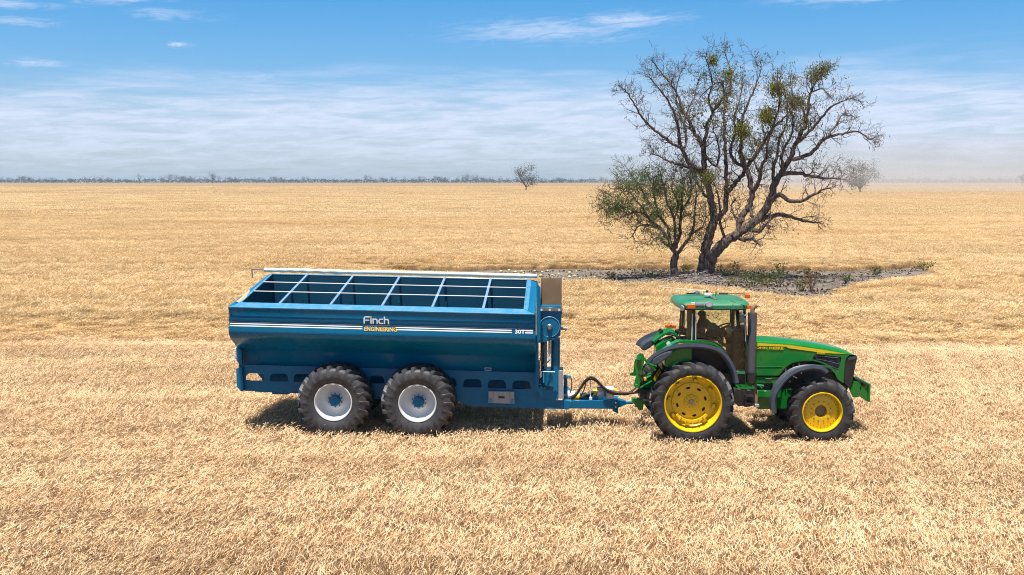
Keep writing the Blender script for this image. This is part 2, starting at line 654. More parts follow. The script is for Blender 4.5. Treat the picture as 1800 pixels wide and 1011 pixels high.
def plate(name, outer, holes, thick, fn, mat, parent=None, smooth=0):
    """flat sheet with real openings: outline and holes in (a,b), mapped by fn(a,b,t) to 3-D"""
    cu = bpy.data.curves.new(name, 'CURVE')
    cu.dimensions = '2D'
    cu.fill_mode = 'BOTH'
    cu.extrude = thick / 2
    for poly in [outer] + list(holes):
        sp = cu.splines.new('POLY')
        sp.points.add(len(poly) - 1)
        for i, (a, b) in enumerate(poly):
            sp.points[i].co = (a, b, 0, 1)
        sp.use_cyclic_u = True
    return curve_to(name, cu, fn, mat, parent, smooth)


def curve_to(name, cu, fn, mat, parent=None, smooth=0):
    tmp = bpy.data.objects.new('tmp', cu)
    COL.objects.link(tmp)
    dg = bpy.context.evaluated_depsgraph_get()
    dg.update()
    me = bpy.data.meshes.new_from_object(tmp.evaluated_get(dg))
    bpy.data.objects.remove(tmp)
    bpy.data.curves.remove(cu)
    for v in me.vertices:
        v.co = Vector(fn(*v.co))
    bm = bmesh.new()
    bm.from_mesh(me)
    bmesh.ops.remove_doubles(bm, verts=bm.verts, dist=1e-5)
    bmesh.ops.recalc_face_normals(bm, faces=bm.faces)
    bm.to_mesh(me)
    bm.free()
    me.name = name
    me.materials.clear()
    me.materials.append(mat)
    o = bpy.data.objects.new(name, me)
    COL.objects.link(o)
    if parent:
        o.parent = parent
    if smooth:
        me.shade_smooth()
        me.set_sharp_from_angle(angle=R(smooth))
    return o


def lettering(name, text, height, fn, mat, parent, bold=0.0, thick=0.006, xscale=1.0, spacing=1.0):
    cu = bpy.data.curves.new(name, 'FONT')
    cu.body = text
    cu.size = 1.0
    cu.offset = bold
    cu.space_character = spacing
    cu.extrude = thick / 2
    cu.resolution_u = 3
    s = height / 0.70
    return curve_to(name, cu, lambda a, b, t: fn(a * s * xscale, b * s, t), mat, parent)


def arc(cx, cz, r, a0, a1, n, rz=None):
    rz = rz or r
    return [(cx + r * math.cos(R(a0 + (a1 - a0) * i / n)), cz + rz * math.sin(R(a0 + (a1 - a0) * i / n))) for i in range(n + 1)]


def smooth_path(pts, k=6):
    """Catmull-Rom through pts"""
    P = [Vector(p) for p in pts]
    out = []
    for i in range(len(P) - 1):
        p0, p1, p2, p3 = P[max(i - 1, 0)], P[i], P[i + 1], P[min(i + 2, len(P) - 1)]
        for j in range(k):
            t = j / k
            out.append(0.5 * ((2 * p1) + (p2 - p0) * t + (2 * p0 - 5 * p1 + 4 * p2 - p3) * t * t + (3 * p1 - p0 - 3 * p2 + p3) * t ** 3))
    out.append(P[-1])
    return out
# ================================================================== the land
WHEAT_Y0 = 39.0          # front edge of the standing wheat
WHEAT_FAR = 1150.0        # beyond this the crop is one sheet at ear height


def sheet(name, pts, z, mat, kind='structure'):
    me = bpy.data.meshes.new(name)
    me.from_pydata([(x, y, z) for x, y in pts], [], [tuple(range(len(pts)))])
    me.materials.append(mat)
    o = bpy.data.objects.new(name, me)
    COL.objects.link(o)
    o['kind'] = kind
    if me.polygons[0].normal.z < 0:
        me.flip_normals()
    return o


sheet('ground', [(-9000, -300), (9000, -300), (9000, 9000), (-9000, 9000)], 0.0, M['soil'])
g = sheet('wheat_field', [(-9000, WHEAT_FAR), (9000, WHEAT_FAR), (9000, 9000), (-9000, 9000)], 0.62, M['farfield'])

# bare ground round the trees
BACK = [(640, 474.5), (800, 475), (900, 474), (1000, 473.5), (1100, 473.5), (1200, 473.5), (1300, 475), (1400, 476), (1480, 476.5), (1560, 474), (1625, 470)]
FRONT = [(1640, 472), (1600, 482), (1560, 487), (1500, 491), (1478, 499), (1470, 510), (1420, 516), (1360, 515), (1310, 507), (1250, 500), (1180, 497), (1110, 496), (1040, 494), (985, 491), (940, 486), (880, 480), (800, 476.5), (720, 474)]
bare_poly = [on_z(x, y, 0.0) for x, y in BACK] + [on_z(x, y, 0.42) for x, y in FRONT]
bare_poly = [(p.x, p.y) for p in bare_poly]
bare_dense = []
for (xa, ya), (xb, yb) in zip(bare_poly, bare_poly[1:] + bare_poly[:1]):
    k_ = max(1, int(math.hypot(xb - xa, yb - ya) / .8))
    bare_dense += [(xa + (xb - xa) * i / k_, ya + (yb - ya) * i / k_) for i in range(k_)]
sheet('bare_soil', bare_poly, 0.004, M['bare'])


def in_poly(x, y, poly):
    c = False
    j = len(poly) - 1
    for i in range(len(poly)):
        xi, yi = poly[i]
        xj, yj = poly[j]
        if (yi > y) != (yj > y) and x < (xj - xi) * (y - yi) / (yj - yi) + xi:
            c = not c
        j = i
    return c


# ------------------------------------------------------------------ straw tiles
def blades_mesh(name, blades, mat):
    """blades: list of (base, mid, tip, width, tint, side-vector); three triangles each"""
    n = len(blades)
    V = np.zeros((n * 5, 3), dtype=np.float32)
    T = np.zeros(n * 5, dtype=np.float32)
    for i, (b, m_, t, w, tint, s) in enumerate(blades):
        V[i * 5 + 0] = b - s * w * 0.5
        V[i * 5 + 1] = b + s * w * 0.5
        V[i * 5 + 2] = m_ + s * w * 0.5
        V[i * 5 + 3] = m_ - s * w * 0.5
        V[i * 5 + 4] = t
        T[i * 5:i * 5 + 5] = tint
    F_ = []
    for i in range(n):
        o = i * 5
        F_.append((o, o + 1, o + 2, o + 3))
        F_.append((o + 3, o + 2, o + 4))
    me = bpy.data.meshes.new(name)
    me.from_pydata(V.tolist(), [], F_)
    at = me.attributes.new('tint', 'FLOAT', 'POINT')
    at.data.foreach_set('value', T)
    me.materials.append(mat)
    return bpy.data.objects.new(name, me)


def stubble_tile(size, n, seed, lx):
    """lx: how far this tile's stalks have been laid over to the right"""
    rg = np.random.RandomState(seed)
    bl = []
    nclump = int(n / 11)
    hs = size / 2
    for c in range(nclump):
        row = rg.randint(0, int(size / 0.21))
        cx, cy = rg.uniform(-hs, hs), -hs + (row + 0.5) * 0.21 + rg.normal(0, 0.03)
        lean = rg.normal(0, 0.30, 2) + np.array([lx, 0.10])
        ct = np.clip(rg.normal(0.60, 0.22), 0, 1)
        if mnoise.noise(Vector((cx * 3.1, cy * 3.1, seed * 1.7))) < -0.28:
            continue
        h0 = rg.uniform(0.07, 0.18)
        for k in range(rg.randint(7, 15)):
            b = np.array([cx + rg.normal(0, 0.032), cy + rg.normal(0, 0.025), 0.0])
            h = h0 * rg.uniform(0.6, 1.15)
            l = lean + rg.normal(0, 0.34, 2)
            tip = b + np.array([l[0] * h, l[1] * h, h])
            mid = b + (tip - b) * 0.55 + np.array([rg.normal(0, .006), rg.normal(0, .006), 0.006])
            a = rg.uniform(0, PI)
            bl.append((b, mid, tip, rg.uniform(0.0045, 0.0085), np.clip(ct + rg.normal(0, 0.26), 0, 1), np.array([math.cos(a), math.sin(a) * 0.5, 0])))
    # loose straw and chaff thrown over the rows, combed the same way
    for k in range(int(n * 0.16)):
        c = np.array([rg.uniform(-hs, hs), rg.uniform(-hs, hs), abs(rg.normal(0.12, 0.06)) + 0.03])
        a = rg.normal(1.15 - lx * 0.55, 0.9)
        d = np.array([math.cos(a) * (0.5 + lx), math.sin(a), 0.30 + rg.normal(0.0, 0.2)]) * rg.uniform(0.025, 0.085)
        side = np.array([-math.sin(a), math.cos(a), rg.normal(0, 0.4)])
        bl.append((c - d, c + np.array([0, 0, rg.normal(0.004, 0.004)]), c + d, rg.uniform(0.006, 0.013), np.clip(rg.normal(0.85, 0.2), 0, 1), side))
    return bl


def wheat_tile(size, n, seed, wmul=1.0, hmul=1.0):
    rg = np.random.RandomState(seed)
    bl = []
    hs = size / 2
    for k in range(n):
        x, y = rg.uniform(-hs, hs, 2)
        cl = mnoise.noise(Vector((x * 1.1 + seed * 7, y * 1.1, 0.3)))
        h = (0.50 + 0.13 * cl + rg.normal(0, 0.045)) * hmul
        l = np.array([0.16 + 0.25 * cl, 0.05]) + rg.normal(0, 0.12, 2)
        b = np.array([x, y, 0.0])
        tip = b + np.array([l[0] * h, l[1] * h, h])
        a = rg.normal(0, 0.7)
        s = np.array([math.cos(a), math.sin(a), 0])
        w = rg.uniform(0.010, 0.018) * wmul
        tint = np.clip(0.5 + 0.3 * cl + rg.normal(0, 0.2), 0, 1)
        bl.append((b, b + (tip - b) * 0.8, tip, w * 0.7, tint * 0.95, s))
        # the ear, nodding over
        e0 = tip
        d = np.array([rg.normal(0.05, 0.05), rg.normal(-0.01, 0.05), rg.uniform(-0.02, 0.07)]) * 1.2
        bl.append((e0, e0 + d * 0.6, e0 + d * 1.5, w * 1.5, np.clip(tint + 0.2, 0, 1), s))
        if k % 3 == 0:   # dry leaf
            q = b + (tip - b) * rg.uniform(0.4, 0.85)
            d = np.array([rg.normal(0, 0.12), rg.normal(0, 0.12), rg.uniform(-0.08, 0.06)])
            bl.append((q, q + d * 0.5 + np.array([0, 0, 0.03]), q + d, w, np.clip(tint + 0.25, 0, 1), s))
    return bl


def tile_collection(name, objs):
    c = bpy.data.collections.new(name)
    for o in objs:
        c.objects.link(o)
    return c


def instancer(name, pts, coll, mat):
    """pts rows: x y z rot_z scale index zscale; one object that scatters the tiles of a collection"""
    me = bpy.data.meshes.new(name)
    me.from_pydata([tuple(p[:3]) for p in pts], [], [])
    for an, col in (('rz', 3), ('sc', 4), ('sz', 6)):
        at = me.attributes.new(an, 'FLOAT', 'POINT')
        at.data.foreach_set('value', [float(p[col]) for p in pts])
    at = me.attributes.new('idx', 'INT', 'POINT')
    at.data.foreach_set('value', [int(p[5]) for p in pts])
    me.materials.append(mat)
    o = bpy.data.objects.new(name, me)
    COL.objects.link(o)
    ng = bpy.data.node_groups.new(name + '_scatter', 'GeometryNodeTree')
    ng.interface.new_socket('Geometry', in_out='INPUT', socket_type='NodeSocketGeometry')
    ng.interface.new_socket('Geometry', in_out='OUTPUT', socket_type='NodeSocketGeometry')
    N, L = ng.nodes, ng.links
    gi, go = N.new('NodeGroupInput'), N.new('NodeGroupOutput')
    ci = N.new('GeometryNodeCollectionInfo')
    ci.inputs['Collection'].default_value = coll
    ci.inputs['Separate Children'].default_value = True
    ci.inputs['Reset Children'].default_value = True
    ip = N.new('GeometryNodeInstanceOnPoints')
    ip.inputs['Pick Instance'].default_value = True
    L.new(gi.outputs[0], ip.inputs['Points'])
    L.new(ci.outputs[0], ip.inputs['Instance'])

    def attr(nm, ty):
        a = N.new('GeometryNodeInputNamedAttribute')
        a.data_type = ty
        a.inputs['Name'].default_value = nm
        return a.outputs['Attribute']
    L.new(attr('idx', 'INT'), ip.inputs['Instance Index'])
    cx = N.new('ShaderNodeCombineXYZ')
    L.new(attr('rz', 'FLOAT'), cx.inputs[2])
    e2r = N.new('FunctionNodeEulerToRotation')
    L.new(cx.outputs[0], e2r.inputs[0])
    L.new(e2r.outputs[0], ip.inputs['Rotation'])
    cs = N.new('ShaderNodeCombineXYZ')
    s = attr('sc', 'FLOAT')
    L.new(s, cs.inputs[0])
    L.new(s, cs.inputs[1])
    L.new(attr('sz', 'FLOAT'), cs.inputs[2])
    L.new(cs.outputs[0], ip.inputs['Scale'])
    L.new(ip.outputs[0], go.inputs[0])
    md = o.modifiers.new('scatter', 'NODES')
    md.node_group = ng
    o['kind'] = 'stuff'
    return o


rg = np.random.RandomState(3)
TS = 1.2
stub = tile_collection('stubble_tiles', [blades_mesh('stubble_tile', stubble_tile(TS * 1.12, 3600, 40 + i, (0.03, 0.30, 0.58)[i // 3]), M['stubble']) for i in range(9)])
pts = []
y = 7.0
while y < WHEAT_Y0 + 1.3:
    hw = y * 0.70 + 12
    x = -hw
    while x < hw:
        nz = mnoise.noise(Vector((x * 0.25, y * 0.25, 2.0)))
        nz2 = mnoise.noise(Vector((x * 0.07, y * 0.5, 5.0)))
        tall = 0.85 + 0.35 * nz + 0.30 * nz2
        if 36.3 < y < 38.6:
            tall *= 0.75
        # the crop was laid over more strongly on the left of the field
        q = -x / (y * .56 + 2.5) * 0.95 + 1.05 + 0.9 * mnoise.noise(Vector((x * 0.12, y * 0.12, 7.0))) + rg.uniform(-.35, .35)
        pts.append((x + rg.uniform(-.1, .1), y + rg.uniform(-.1, .1), 0, rg.uniform(-0.25, 0.25), 1.0, int(min(2, max(0, round(q)))) * 3 + rg.randint(0, 3), max(0.5, tall)))
        x += TS
    y += TS
st = instancer('stubble', pts, stub, M['stubble'])
st['label'] = 'pale cut stubble and loose straw over the near field'

WS = 2.0
edge_tiles = tile_collection('wheat_edge_tiles', [blades_mesh('wheat_edge_tile', wheat_tile(0.75, 210, 130 + i), M['wheat']) for i in range(6)])
wh = tile_collection('wheat_tiles', [blades_mesh('wheat_tile', wheat_tile(WS * 1.1, 1500, 70 + i), M['wheat']) for i in range(6)])
pts = []
y = WHEAT_Y0 + 5 + WS / 2
PX0, PX1 = min(p[0] for p in bare_poly) - 2, max(p[0] for p in bare_poly) + 2
PY0, PY1 = min(p[1] for p in bare_poly) - 3, max(p[1] for p in bare_poly) + 3
while y < 175:
    hw = y * 0.70 + 14
    x = -hw
    while x < hw:
        wob = 0.9 * mnoise.noise(Vector((x * 0.15, 0.0, 9.0))) + 0.5 * mnoise.noise(Vector((x * 0.9, 0.0, 3.0)))
        yy = y + (wob if y < WHEAT_Y0 + 3 else 0)
        if not in_poly(x, yy, bare_poly):
            nz = mnoise.noise(Vector((x * 0.09, y * 0.09, 4.0)))
            nz2 = mnoise.noise(Vector((x * 0.4, y * 0.4, 8.0)))
            h = 0.98 + 0.22 * nz + 0.16 * nz2
            if y < 70:
                h *= 0.95
            if not (PX0 < x < PX1 and PY0 < yy < PY1):
                pts.append((x + rg.uniform(-.15, .15), yy + rg.uniform(-.15, .15), 0, rg.uniform(-0.5, 0.5), 1.0, rg.randint(0, 6), h))
        x += WS
    y += WS
wo = instancer('wheat_crop', pts, wh, M['wheat'])
pts = []
y = WHEAT_Y0 - 1.6
while y < WHEAT_Y0 + 5.4:
    x = -42.0
    while x < 42:
        e = WHEAT_Y0 + 0.9 * mnoise.noise(Vector((x * 0.22, 0.0, 9.0))) + 0.6 * mnoise.noise(Vector((x * 0.9, 1.0, 3.0))) - (0.9 if x > 8 else 0)
        d = y - e
        if d > rg.uniform(-0.5, 0.35):
            h = 0.98 + 0.22 * mnoise.noise(Vector((x * 0.5, y * 0.5, 4.0))) + rg.uniform(-.12, .08)
            h *= min(1.0, 0.34 + 0.15 * max(0, d)) * rg.uniform(.85, 1.1)
            pts.append((x + rg.uniform(-.15, .15), y + rg.uniform(-.15, .15), 0, rg.uniform(-1.1, 1.1), 1.0, rg.randint(0, 6), h))
        
        x += 0.6
    y += 0.6
y = PY0 - .6
while y < PY1 + .6:
    x = PX0 - .6
    while x < PX1 + .6:
        xx, yy = x + rg.uniform(-.2, .2), y + rg.uniform(-.2, .2)
        ox, oy = 0.9 * mnoise.noise(Vector((xx * .35, yy * .35, 1.0))), 1.5 * mnoise.noise(Vector((xx * .35, yy * .35, 21.0)))
        inside = in_poly(xx + ox, yy + oy, bare_poly)
        if inside and rg.uniform() < 0.0 * max(0, 1.2 + 2.5 * mnoise.noise(Vector((xx * .25, yy * .4, 11.0)))):
            pts.append((xx, yy, 0, rg.uniform(-3, 3), rg.uniform(.3, .6), rg.randint(0, 6), rg.uniform(.3, .5)))
        if not inside:
            near = min(math.hypot(xx + ox - a, yy + oy - b) for a, b in bare_dense)
            h = 0.98 + 0.22 * mnoise.noise(Vector((xx * 0.09, yy * 0.09, 4.0))) + 0.2 * mnoise.noise(Vector((xx * 0.5, yy * 0.5, 8.0))) + rg.uniform(-.08, .08)
            if yy < 63:
                h *= min(1, .45 + .22 * near)
            else:
                h *= min(1, .50 + .16 * near)
            if not (near < 1.3 and rg.uniform() < .35):
                pts.append((xx, yy, 0, rg.uniform(-1.1, 1.1), 1.0, rg.randint(0, 6), h))
        x += 0.62
    y += 0.62
we = instancer('wheat_crop_edge', pts, edge_tiles, M['wheat'])
we['label'] = 'ragged leaning front edge of the standing wheat'
wo['label'] = 'standing ripe golden wheat beyond the cut stubble'
WL = 7.0
wl = tile_collection('far_wheat_tiles', [blades_mesh('far_wheat_tile', wheat_tile(WL * 1.05, 3600, 90 + i, 2.6), M['wheat']) for i in range(4)])
pts = []
y = 175 + WL / 2 - 1
while y < 434:
    hw = y * 0.75 + 14
    x = -hw
    while x < hw:
        nz = mnoise.noise(Vector((x * 0.03, y * 0.03, 4.0)))
        pts.append((x, y, 0, rg.randint(0, 2) * PI + rg.uniform(-.1, .1), 1.0, rg.randint(0, 4), 1.0 + 0.12 * nz))
        x += WL
    y += WL
wf = instancer('distant_wheat_crop', pts, wl, M['wheat'])
wf['label'] = 'smooth golden wheat reaching away to the horizon'

WX = 24.0
wx = tile_collection('horizon_wheat_tiles', [blades_mesh('horizon_wheat_tile', wheat_tile(WX * 1.04, 7000, 190 + i, 6.0), M['wheat']) for i in range(3)])
pts = []
y = 434 + WX / 2 - 3
while y < WHEAT_FAR + 8:
    hw = y * 0.80 + 30
    x = -hw
    while x < hw:
        pts.append((x, y, 0, rg.randint(0, 2) * PI, 1.0, rg.randint(0, 3), 1.0 + 0.1 * mnoise.noise(Vector((x * 0.01, y * 0.01, 4.0)))))
        x += WX
    y += WX
wg = instancer('horizon_wheat_crop', pts, wx, M['wheat'])
wg['label'] = 'farthest band of wheat below the tree line'
# ------------------------------------------------------------------ haze
def volume_box(name, x0, x1, y0, y1, z0, z1, density, col, label):
    mb = MB().box(x0, x1, y0, y1, z0, z1)
    mt = bpy.data.materials.new(name + '_air')
    mt.use_nodes = True
    nt = mt.node_tree
    nt.nodes.clear()
    out = nt.nodes.new('ShaderNodeOutputMaterial')
    pv = nt.nodes.new('ShaderNodeVolumePrincipled')
    pv.inputs['Color'].default_value = (*col, 1)
    pv.inputs['Density'].default_value = density
    pv.inputs['Anisotropy'].default_value = 0.2
    nt.links.new(pv.outputs[0], out.inputs['Volume'])
    o = mb.build(name, mt, smooth=0)
    o['kind'] = 'stuff'
    o['label'] = label
    return o, nt, pv


HAZE = volume_box('haze', -9500, 9500, -350, 9500, -1.0, 40.0, 0.00009, (0.50, 0.74, 1.0), 'pale blue air thickening over the far plain')
# ================================================================== the grain trailer
TYAW = R(2.5)
_c, _s = math.cos(-TYAW), math.sin(-TYAW)
_o = on_y(401, 539, 23.90)
TO = Vector((_o.x, _o.y, 0))
trailer = empty('grain_trailer', TO, -TYAW)
tag(trailer, 'long blue tandem wheeled grain trailer with open top, coupled behind the green tractor', 'grain trailer')


def tw(p):
    """world -> trailer frame (u forward, v away from the camera, z up)"""
    d = p - TO
    return Vector((d.x * _c + d.y * _s, -d.x * _s + d.y * _c, p.z))


def tv(px, py, v=0.0):
    """photo pixel on the trailer plane v = const -> (u, z)"""
    c = tw(Vector((0, 0, CAM_H)))
    d0 = ray(px, py)
    d = Vector((d0.x * _c + d0.y * _s, -d0.x * _s + d0.y * _c, d0.z))
    t = (v - c.y) / d.y
    return (c.x + d.x * t, c.z + d.z * t)


SH = 0.0185                     # the bin sits a little nose down
W = 3.30                        # overall width
RISE = 0.44                     # the far rim stands higher than the near one


def zat(py, v, px=402):
    u, z = tv(px, py, v)
    return z + SH * u


def flat(u, v, z):
    return (u, v, z - SH * u)


UL = 0.0
UR = tv(940, 552, 0)[0]
z_out = zat(539.5, 0)
z_in = zat(531, 0.28, 415)
VI = 0.28
# pressed side profile (v, z), top to bottom
prof = [(0.0, z_out), (0.012, z_out - 0.02), (0.080, zat(554.7, 0.07)), (0.018, zat(562.8, 0.02)), (0.052, zat(564.2, 0.04)), (0.050, zat(565.4, 0.05)),
        (-0.015, zat(580, 0.0)), (0.0, zat(585, 0.0)), (0.03, zat(589, 0.03)), (0.10, zat(593.5, 0.10)), (0.80, zat(612, 0.80)), (0.85, zat(616, 0.85)), (0.85, zat(655, 0.85))]


def side_shell(mb, mirror=False):
    """outer side sheet from the rim to the chassis; end lines follow the slanted ends"""
    vs = []
    for (v, z) in prof:
        # ends lean in below the bulge
        t = min(1, max(0, (v - 0.05) / 0.75))
        ul = UL + t * (tv(418, 613, 0.8)[0])
        ur = UR + 0.02 + t * 0.03
        vv = (W - v) if mirror else v
        zz = z + (RISE * 0.95 if mirror and z > 2.5 else 0)
        vs.append((ul, vv, zz))
        vs.append((ur, vv, zz))
    n = len(prof)
    fs = [(2 * i, 2 * i + 1, 2 * i + 3, 2 * i + 2) for i in range(n - 1)]
    mb.add(vs, fs)
    return vs


mb = MB()
near = side_shell(mb)
o = mb.xf(flat).build('side_panel', M['blue'], trailer, smooth=18)
md = o.modifiers.new('thickness', 'SOLIDIFY')
md.thickness = 0.004
mb = MB()
far = side_shell(mb, True)
o = mb.xf(flat).build('side_panel', M['blue'], trailer, smooth=18)
md = o.modifiers.new('thickness', 'SOLIDIFY')
md.thickness = 0.004
# ends: one sheet each, cut to the same section
for k, (off) in ((0, 0.03), (1, -0.02)):
    ring = [near[2 * i + k] for i in range(len(prof))] + [far[2 * i + k] for i in reversed(range(len(prof)))]
    top = [(ring[0][0], VI, z_in), (ring[0][0], W - VI, z_in + RISE)]
    ring = [(u + off, v, z) for u, v, z in ring]
    m = MB().add(ring, [tuple(range(len(ring)))])
    o = m.xf(flat).build('end_wall', M['blue'], trailer, smooth=0)
    md = o.modifiers.new('thickness', 'SOLIDIFY')
    md.thickness = 0.004

# rim: sloping caps on the four sides
uli, uri = tv(425, 531, VI)[0], tv(920, 543, VI)[0]
zf = z_in + RISE


def cap(name, quad, mat, t=0.03):
    q = [Vector(p) for p in quad]
    n = (q[1] - q[0]).cross(q[3] - q[0]).normalized()
    if n.z < 0:
        n = -n
    return MB().frustum([tuple(p) for p in q], [tuple(p - n * t) for p in q]).xf(flat).build(name, mat, trailer, smooth=0, bevel=0.006)


cap('top_rail', [(UL, -0.012, z_out + .004), (UR, -0.012, z_out + .004), (uri, VI, z_in), (uli, VI, z_in)], M['blue_worn_lit'])
cap('top_rail', [(uli, W - VI, zf), (uri, W - VI, zf), (UR, W + 0.01, zf - .08), (UL, W + 0.01, zf - .08)], M['blue_worn_lit'])
ulm = uli * 0.62
cap('end_rail', [(ulm, VI * 0.6, z_in - .02), (uli - .004, VI, z_in + .002), (uli - .004, W - VI, zf + .002), (ulm, W - VI * 0.6, zf - .02)], M['blue_worn_lit'])
cap('end_rail', [(UL - .01, 0.0, z_out), (ulm - .004, VI * 0.6, z_in - .02), (ulm - .004, W - VI * 0.6, zf - .02), (UL - .01, W, zf - .08)], M['blue'])
urm = (uri + UR) / 2 - .02
cap('end_rail', [(uri + .004, VI, z_in + .002), (urm, VI * 0.5, z_in - .02), (urm, W - VI * 0.5, zf - .02), (uri + .004, W - VI, zf + .002)], M['blue_worn_lit'])
cap('end_rail', [(urm + .004, VI * 0.5, z_in - .02), (UR + .01, 0.0, z_out), (UR + .01, W, zf - .08), (urm + .004, W - VI * 0.5, zf - .02)], M['blue'])
# spilt grain lying on the rear rail
gp = [tv(x, y, vv) for x, y, vv in ((407, 532, .25), (414, 525, .6), (424, 518, 1.1), (434, 511, 1.6), (437, 512, 1.6), (430, 518, 1.1), (421, 526, .6), (412, 532, .28))]
g_ = []
for (u, z), vv in zip(gp, (.25, .6, 1.1, 1.6, 1.6, 1.1, .6, .28)):
    g_.append((max(0.06, u * 0.55 + 0.02), vv, z_in + RISE * vv / W + 0.0))
mg = MB()
rgp = random.Random(4)
ng = 16
for i in range(ng):
    t = i / (ng - 1)
    vv = 0.25 + 1.1 * t
    w_ = 0.055 * math.sin(PI * (0.1 + 0.85 * t)) + 0.02
    uc = 0.13 + 0.03 * math.sin(t * 5)
    zc = z_in + RISE * vv / W - 0.045
    for a in range(5):
        b = a / 4 * PI
        mg.v.append((uc - math.cos(b) * w_, vv, zc + math.sin(b) * 0.035 * rgp.uniform(.7, 1.2)))
for i in range(ng - 1):
    for a in range(4):
        mg.f.append((i * 5 + a, i * 5 + a + 1, (i + 1) * 5 + a + 1, (i + 1) * 5 + a))
mg.xf(flat)
gr = mg.build('spilt_grain', paint('wheat_grain', (0.62, 0.40, 0.22), 0.9, dust=0.1, scale=30, bump=0.02), None, smooth=60)
gr.location = TO
gr.rotation_euler = (0, 0, -TYAW)
tag(gr, 'streak of spilt tan grain lying on the rear rail of the blue trailer', 'grain')

# inner lining: upright for 0.8 m, then sloping to the floor
ZI = z_in
lin = MB()
lv = [(VI, ZI - .03), (VI, ZI - 0.66), (1.02, 1.95), (W - 1.02, 1.95), (W - VI, ZI - 0.6), (W - VI, ZI + RISE - .03)]
for (u) in (uli, uri):
    for (v, z) in lv:
        lin.v.append((u, v, z))
lin.f += [(i, i + 1, i + 7, i + 6) for i in range(5)]
lin.f += [(0, 1, 4, 5), (1, 2, 3, 4), (6, 7, 10, 11), (7, 8, 9, 10)]
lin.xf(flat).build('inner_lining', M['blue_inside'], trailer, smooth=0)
# grain heap remains low inside - nothing seen: leave the floor bare

# cross bars with their trusses, and the long bars
XB = [tv(491.6, 532.3, VI)[0], tv(581, 534, VI)[0], tv(671.6, 535.8, VI)[0], tv(760, 538, VI)[0], tv(849.5, 540.9, VI)[0]]
for ub in XB:
    m = MB()
    m.frustum([(ub - .03, VI - .02, ZI + .0), (ub + .03, VI - .02, ZI + .0), (ub + .03, W - VI, ZI + RISE), (ub - .03, W - VI, ZI + RISE)],
              [(ub - .03, VI - .02, ZI - .06), (ub + .03, VI - .02, ZI - .06), (ub + .03, W - VI, ZI + RISE - .06), (ub - .03, W - VI, ZI + RISE - .06)])
    m.xf(flat).build('cross_bar', M['pale_blue'], trailer, smooth=0, bevel=0.004)
    # inner bulkhead brace under the bar
    m = MB()
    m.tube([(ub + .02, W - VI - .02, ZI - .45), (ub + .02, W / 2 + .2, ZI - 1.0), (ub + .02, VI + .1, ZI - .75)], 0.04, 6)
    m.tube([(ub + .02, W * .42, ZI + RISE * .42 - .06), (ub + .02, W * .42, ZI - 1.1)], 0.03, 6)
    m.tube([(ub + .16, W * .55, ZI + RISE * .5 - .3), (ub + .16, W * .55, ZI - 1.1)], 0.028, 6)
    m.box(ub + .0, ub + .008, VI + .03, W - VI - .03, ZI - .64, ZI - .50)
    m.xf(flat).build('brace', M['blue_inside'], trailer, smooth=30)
    # pale bars added to stand for sunlit dashes on the brace edges
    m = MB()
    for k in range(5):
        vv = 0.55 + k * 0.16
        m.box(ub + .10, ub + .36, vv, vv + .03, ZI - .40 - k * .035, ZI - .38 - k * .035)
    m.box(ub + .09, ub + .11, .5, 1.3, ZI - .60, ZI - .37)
    m.xf(flat).build('brace_glint', M['blue_worn_lit'], trailer, smooth=0)
for fr in (0.36, 0.68):
    vv = VI + (W - 2 * VI) * fr
    zz = ZI + RISE * fr
    MB().tube([(uli, vv, zz), (uri, vv, zz)], 0.013, 8).xf(flat).build('long_bar', M['white_metal'], trailer)
MB().tube([(uli + .6, VI + .12, ZI - .07), (uri - .02, VI + .12, ZI - .07)], 0.016, 6).xf(flat).build('long_bar', M['white_metal'], trailer)

# rolled tarpaulin on the far rail, with the end arm
m = MB()
nseg, nr = 150, 12
ut0, ut1 = tv(466, 478, W - .1)[0], tv(944, 489, W - .1)[0]
for i in range(nseg + 1):
    u = ut0 + (ut1 - ut0) * i / nseg
    amp = 0.010 + 0.008 * math.sin(u * 1.3)
    sag = 0.02 * math.sin(u * 2.2) * math.sin(u * 0.7)
    for k in range(nr):
        a = 2 * PI * k / nr
        r = 0.068 + amp * .45 * math.sin(a * 2 + u * 19 + 3 * math.sin(u * 1.7)) * max(.15, math.sin(u * .9 + .6)) + 0.003 * math.sin(u * 61 + a)
        m.v.append((u, W - .14 + r * math.cos(a) * 1.1, zf + .075 + sag * 0.3 + r * math.sin(a) * 0.85))
for i in range(nseg):
    for k in range(nr):
        k2 = (k + 1) % nr
        m.f.append((i * nr + k, i * nr + k2, (i + 1) * nr + k2, (i + 1) * nr + k))
m.f.append(tuple(range(nr)))
m.f.append(tuple(nseg * nr + k for k in range(nr)))
m.xf(flat).build('rolled_tarpaulin', M['tarp'], trailer, smooth=60)
ua = tv(443, 477, W - .1)[0]
MB().tube([(ut0 + .1, W - .12, zf + .075), (ua, W - .12, zf + .085)], 0.018, 8).tube([(ua, W - .12, zf + .085), (ua + .03, W - .15, zf - .15)], 0.02, 8).xf(flat).build('tarpaulin_arm', M['steel'], trailer)

# stripes and lettering stand on the side as thin film
def film(u0, z0, u1, z1, z_top0, mat, name, v=-0.0):
    pass


def vprof(z):
    """v of the pressed side at height z"""
    for (v0, z0), (v1, z1) in zip(prof[:-1], prof[1:]):
        if z1 <= z <= z0 and z0 - z1 > 1e-4:
            return v0 + (v1 - v0) * (z0 - z) / (z0 - z1)
    return 0.0


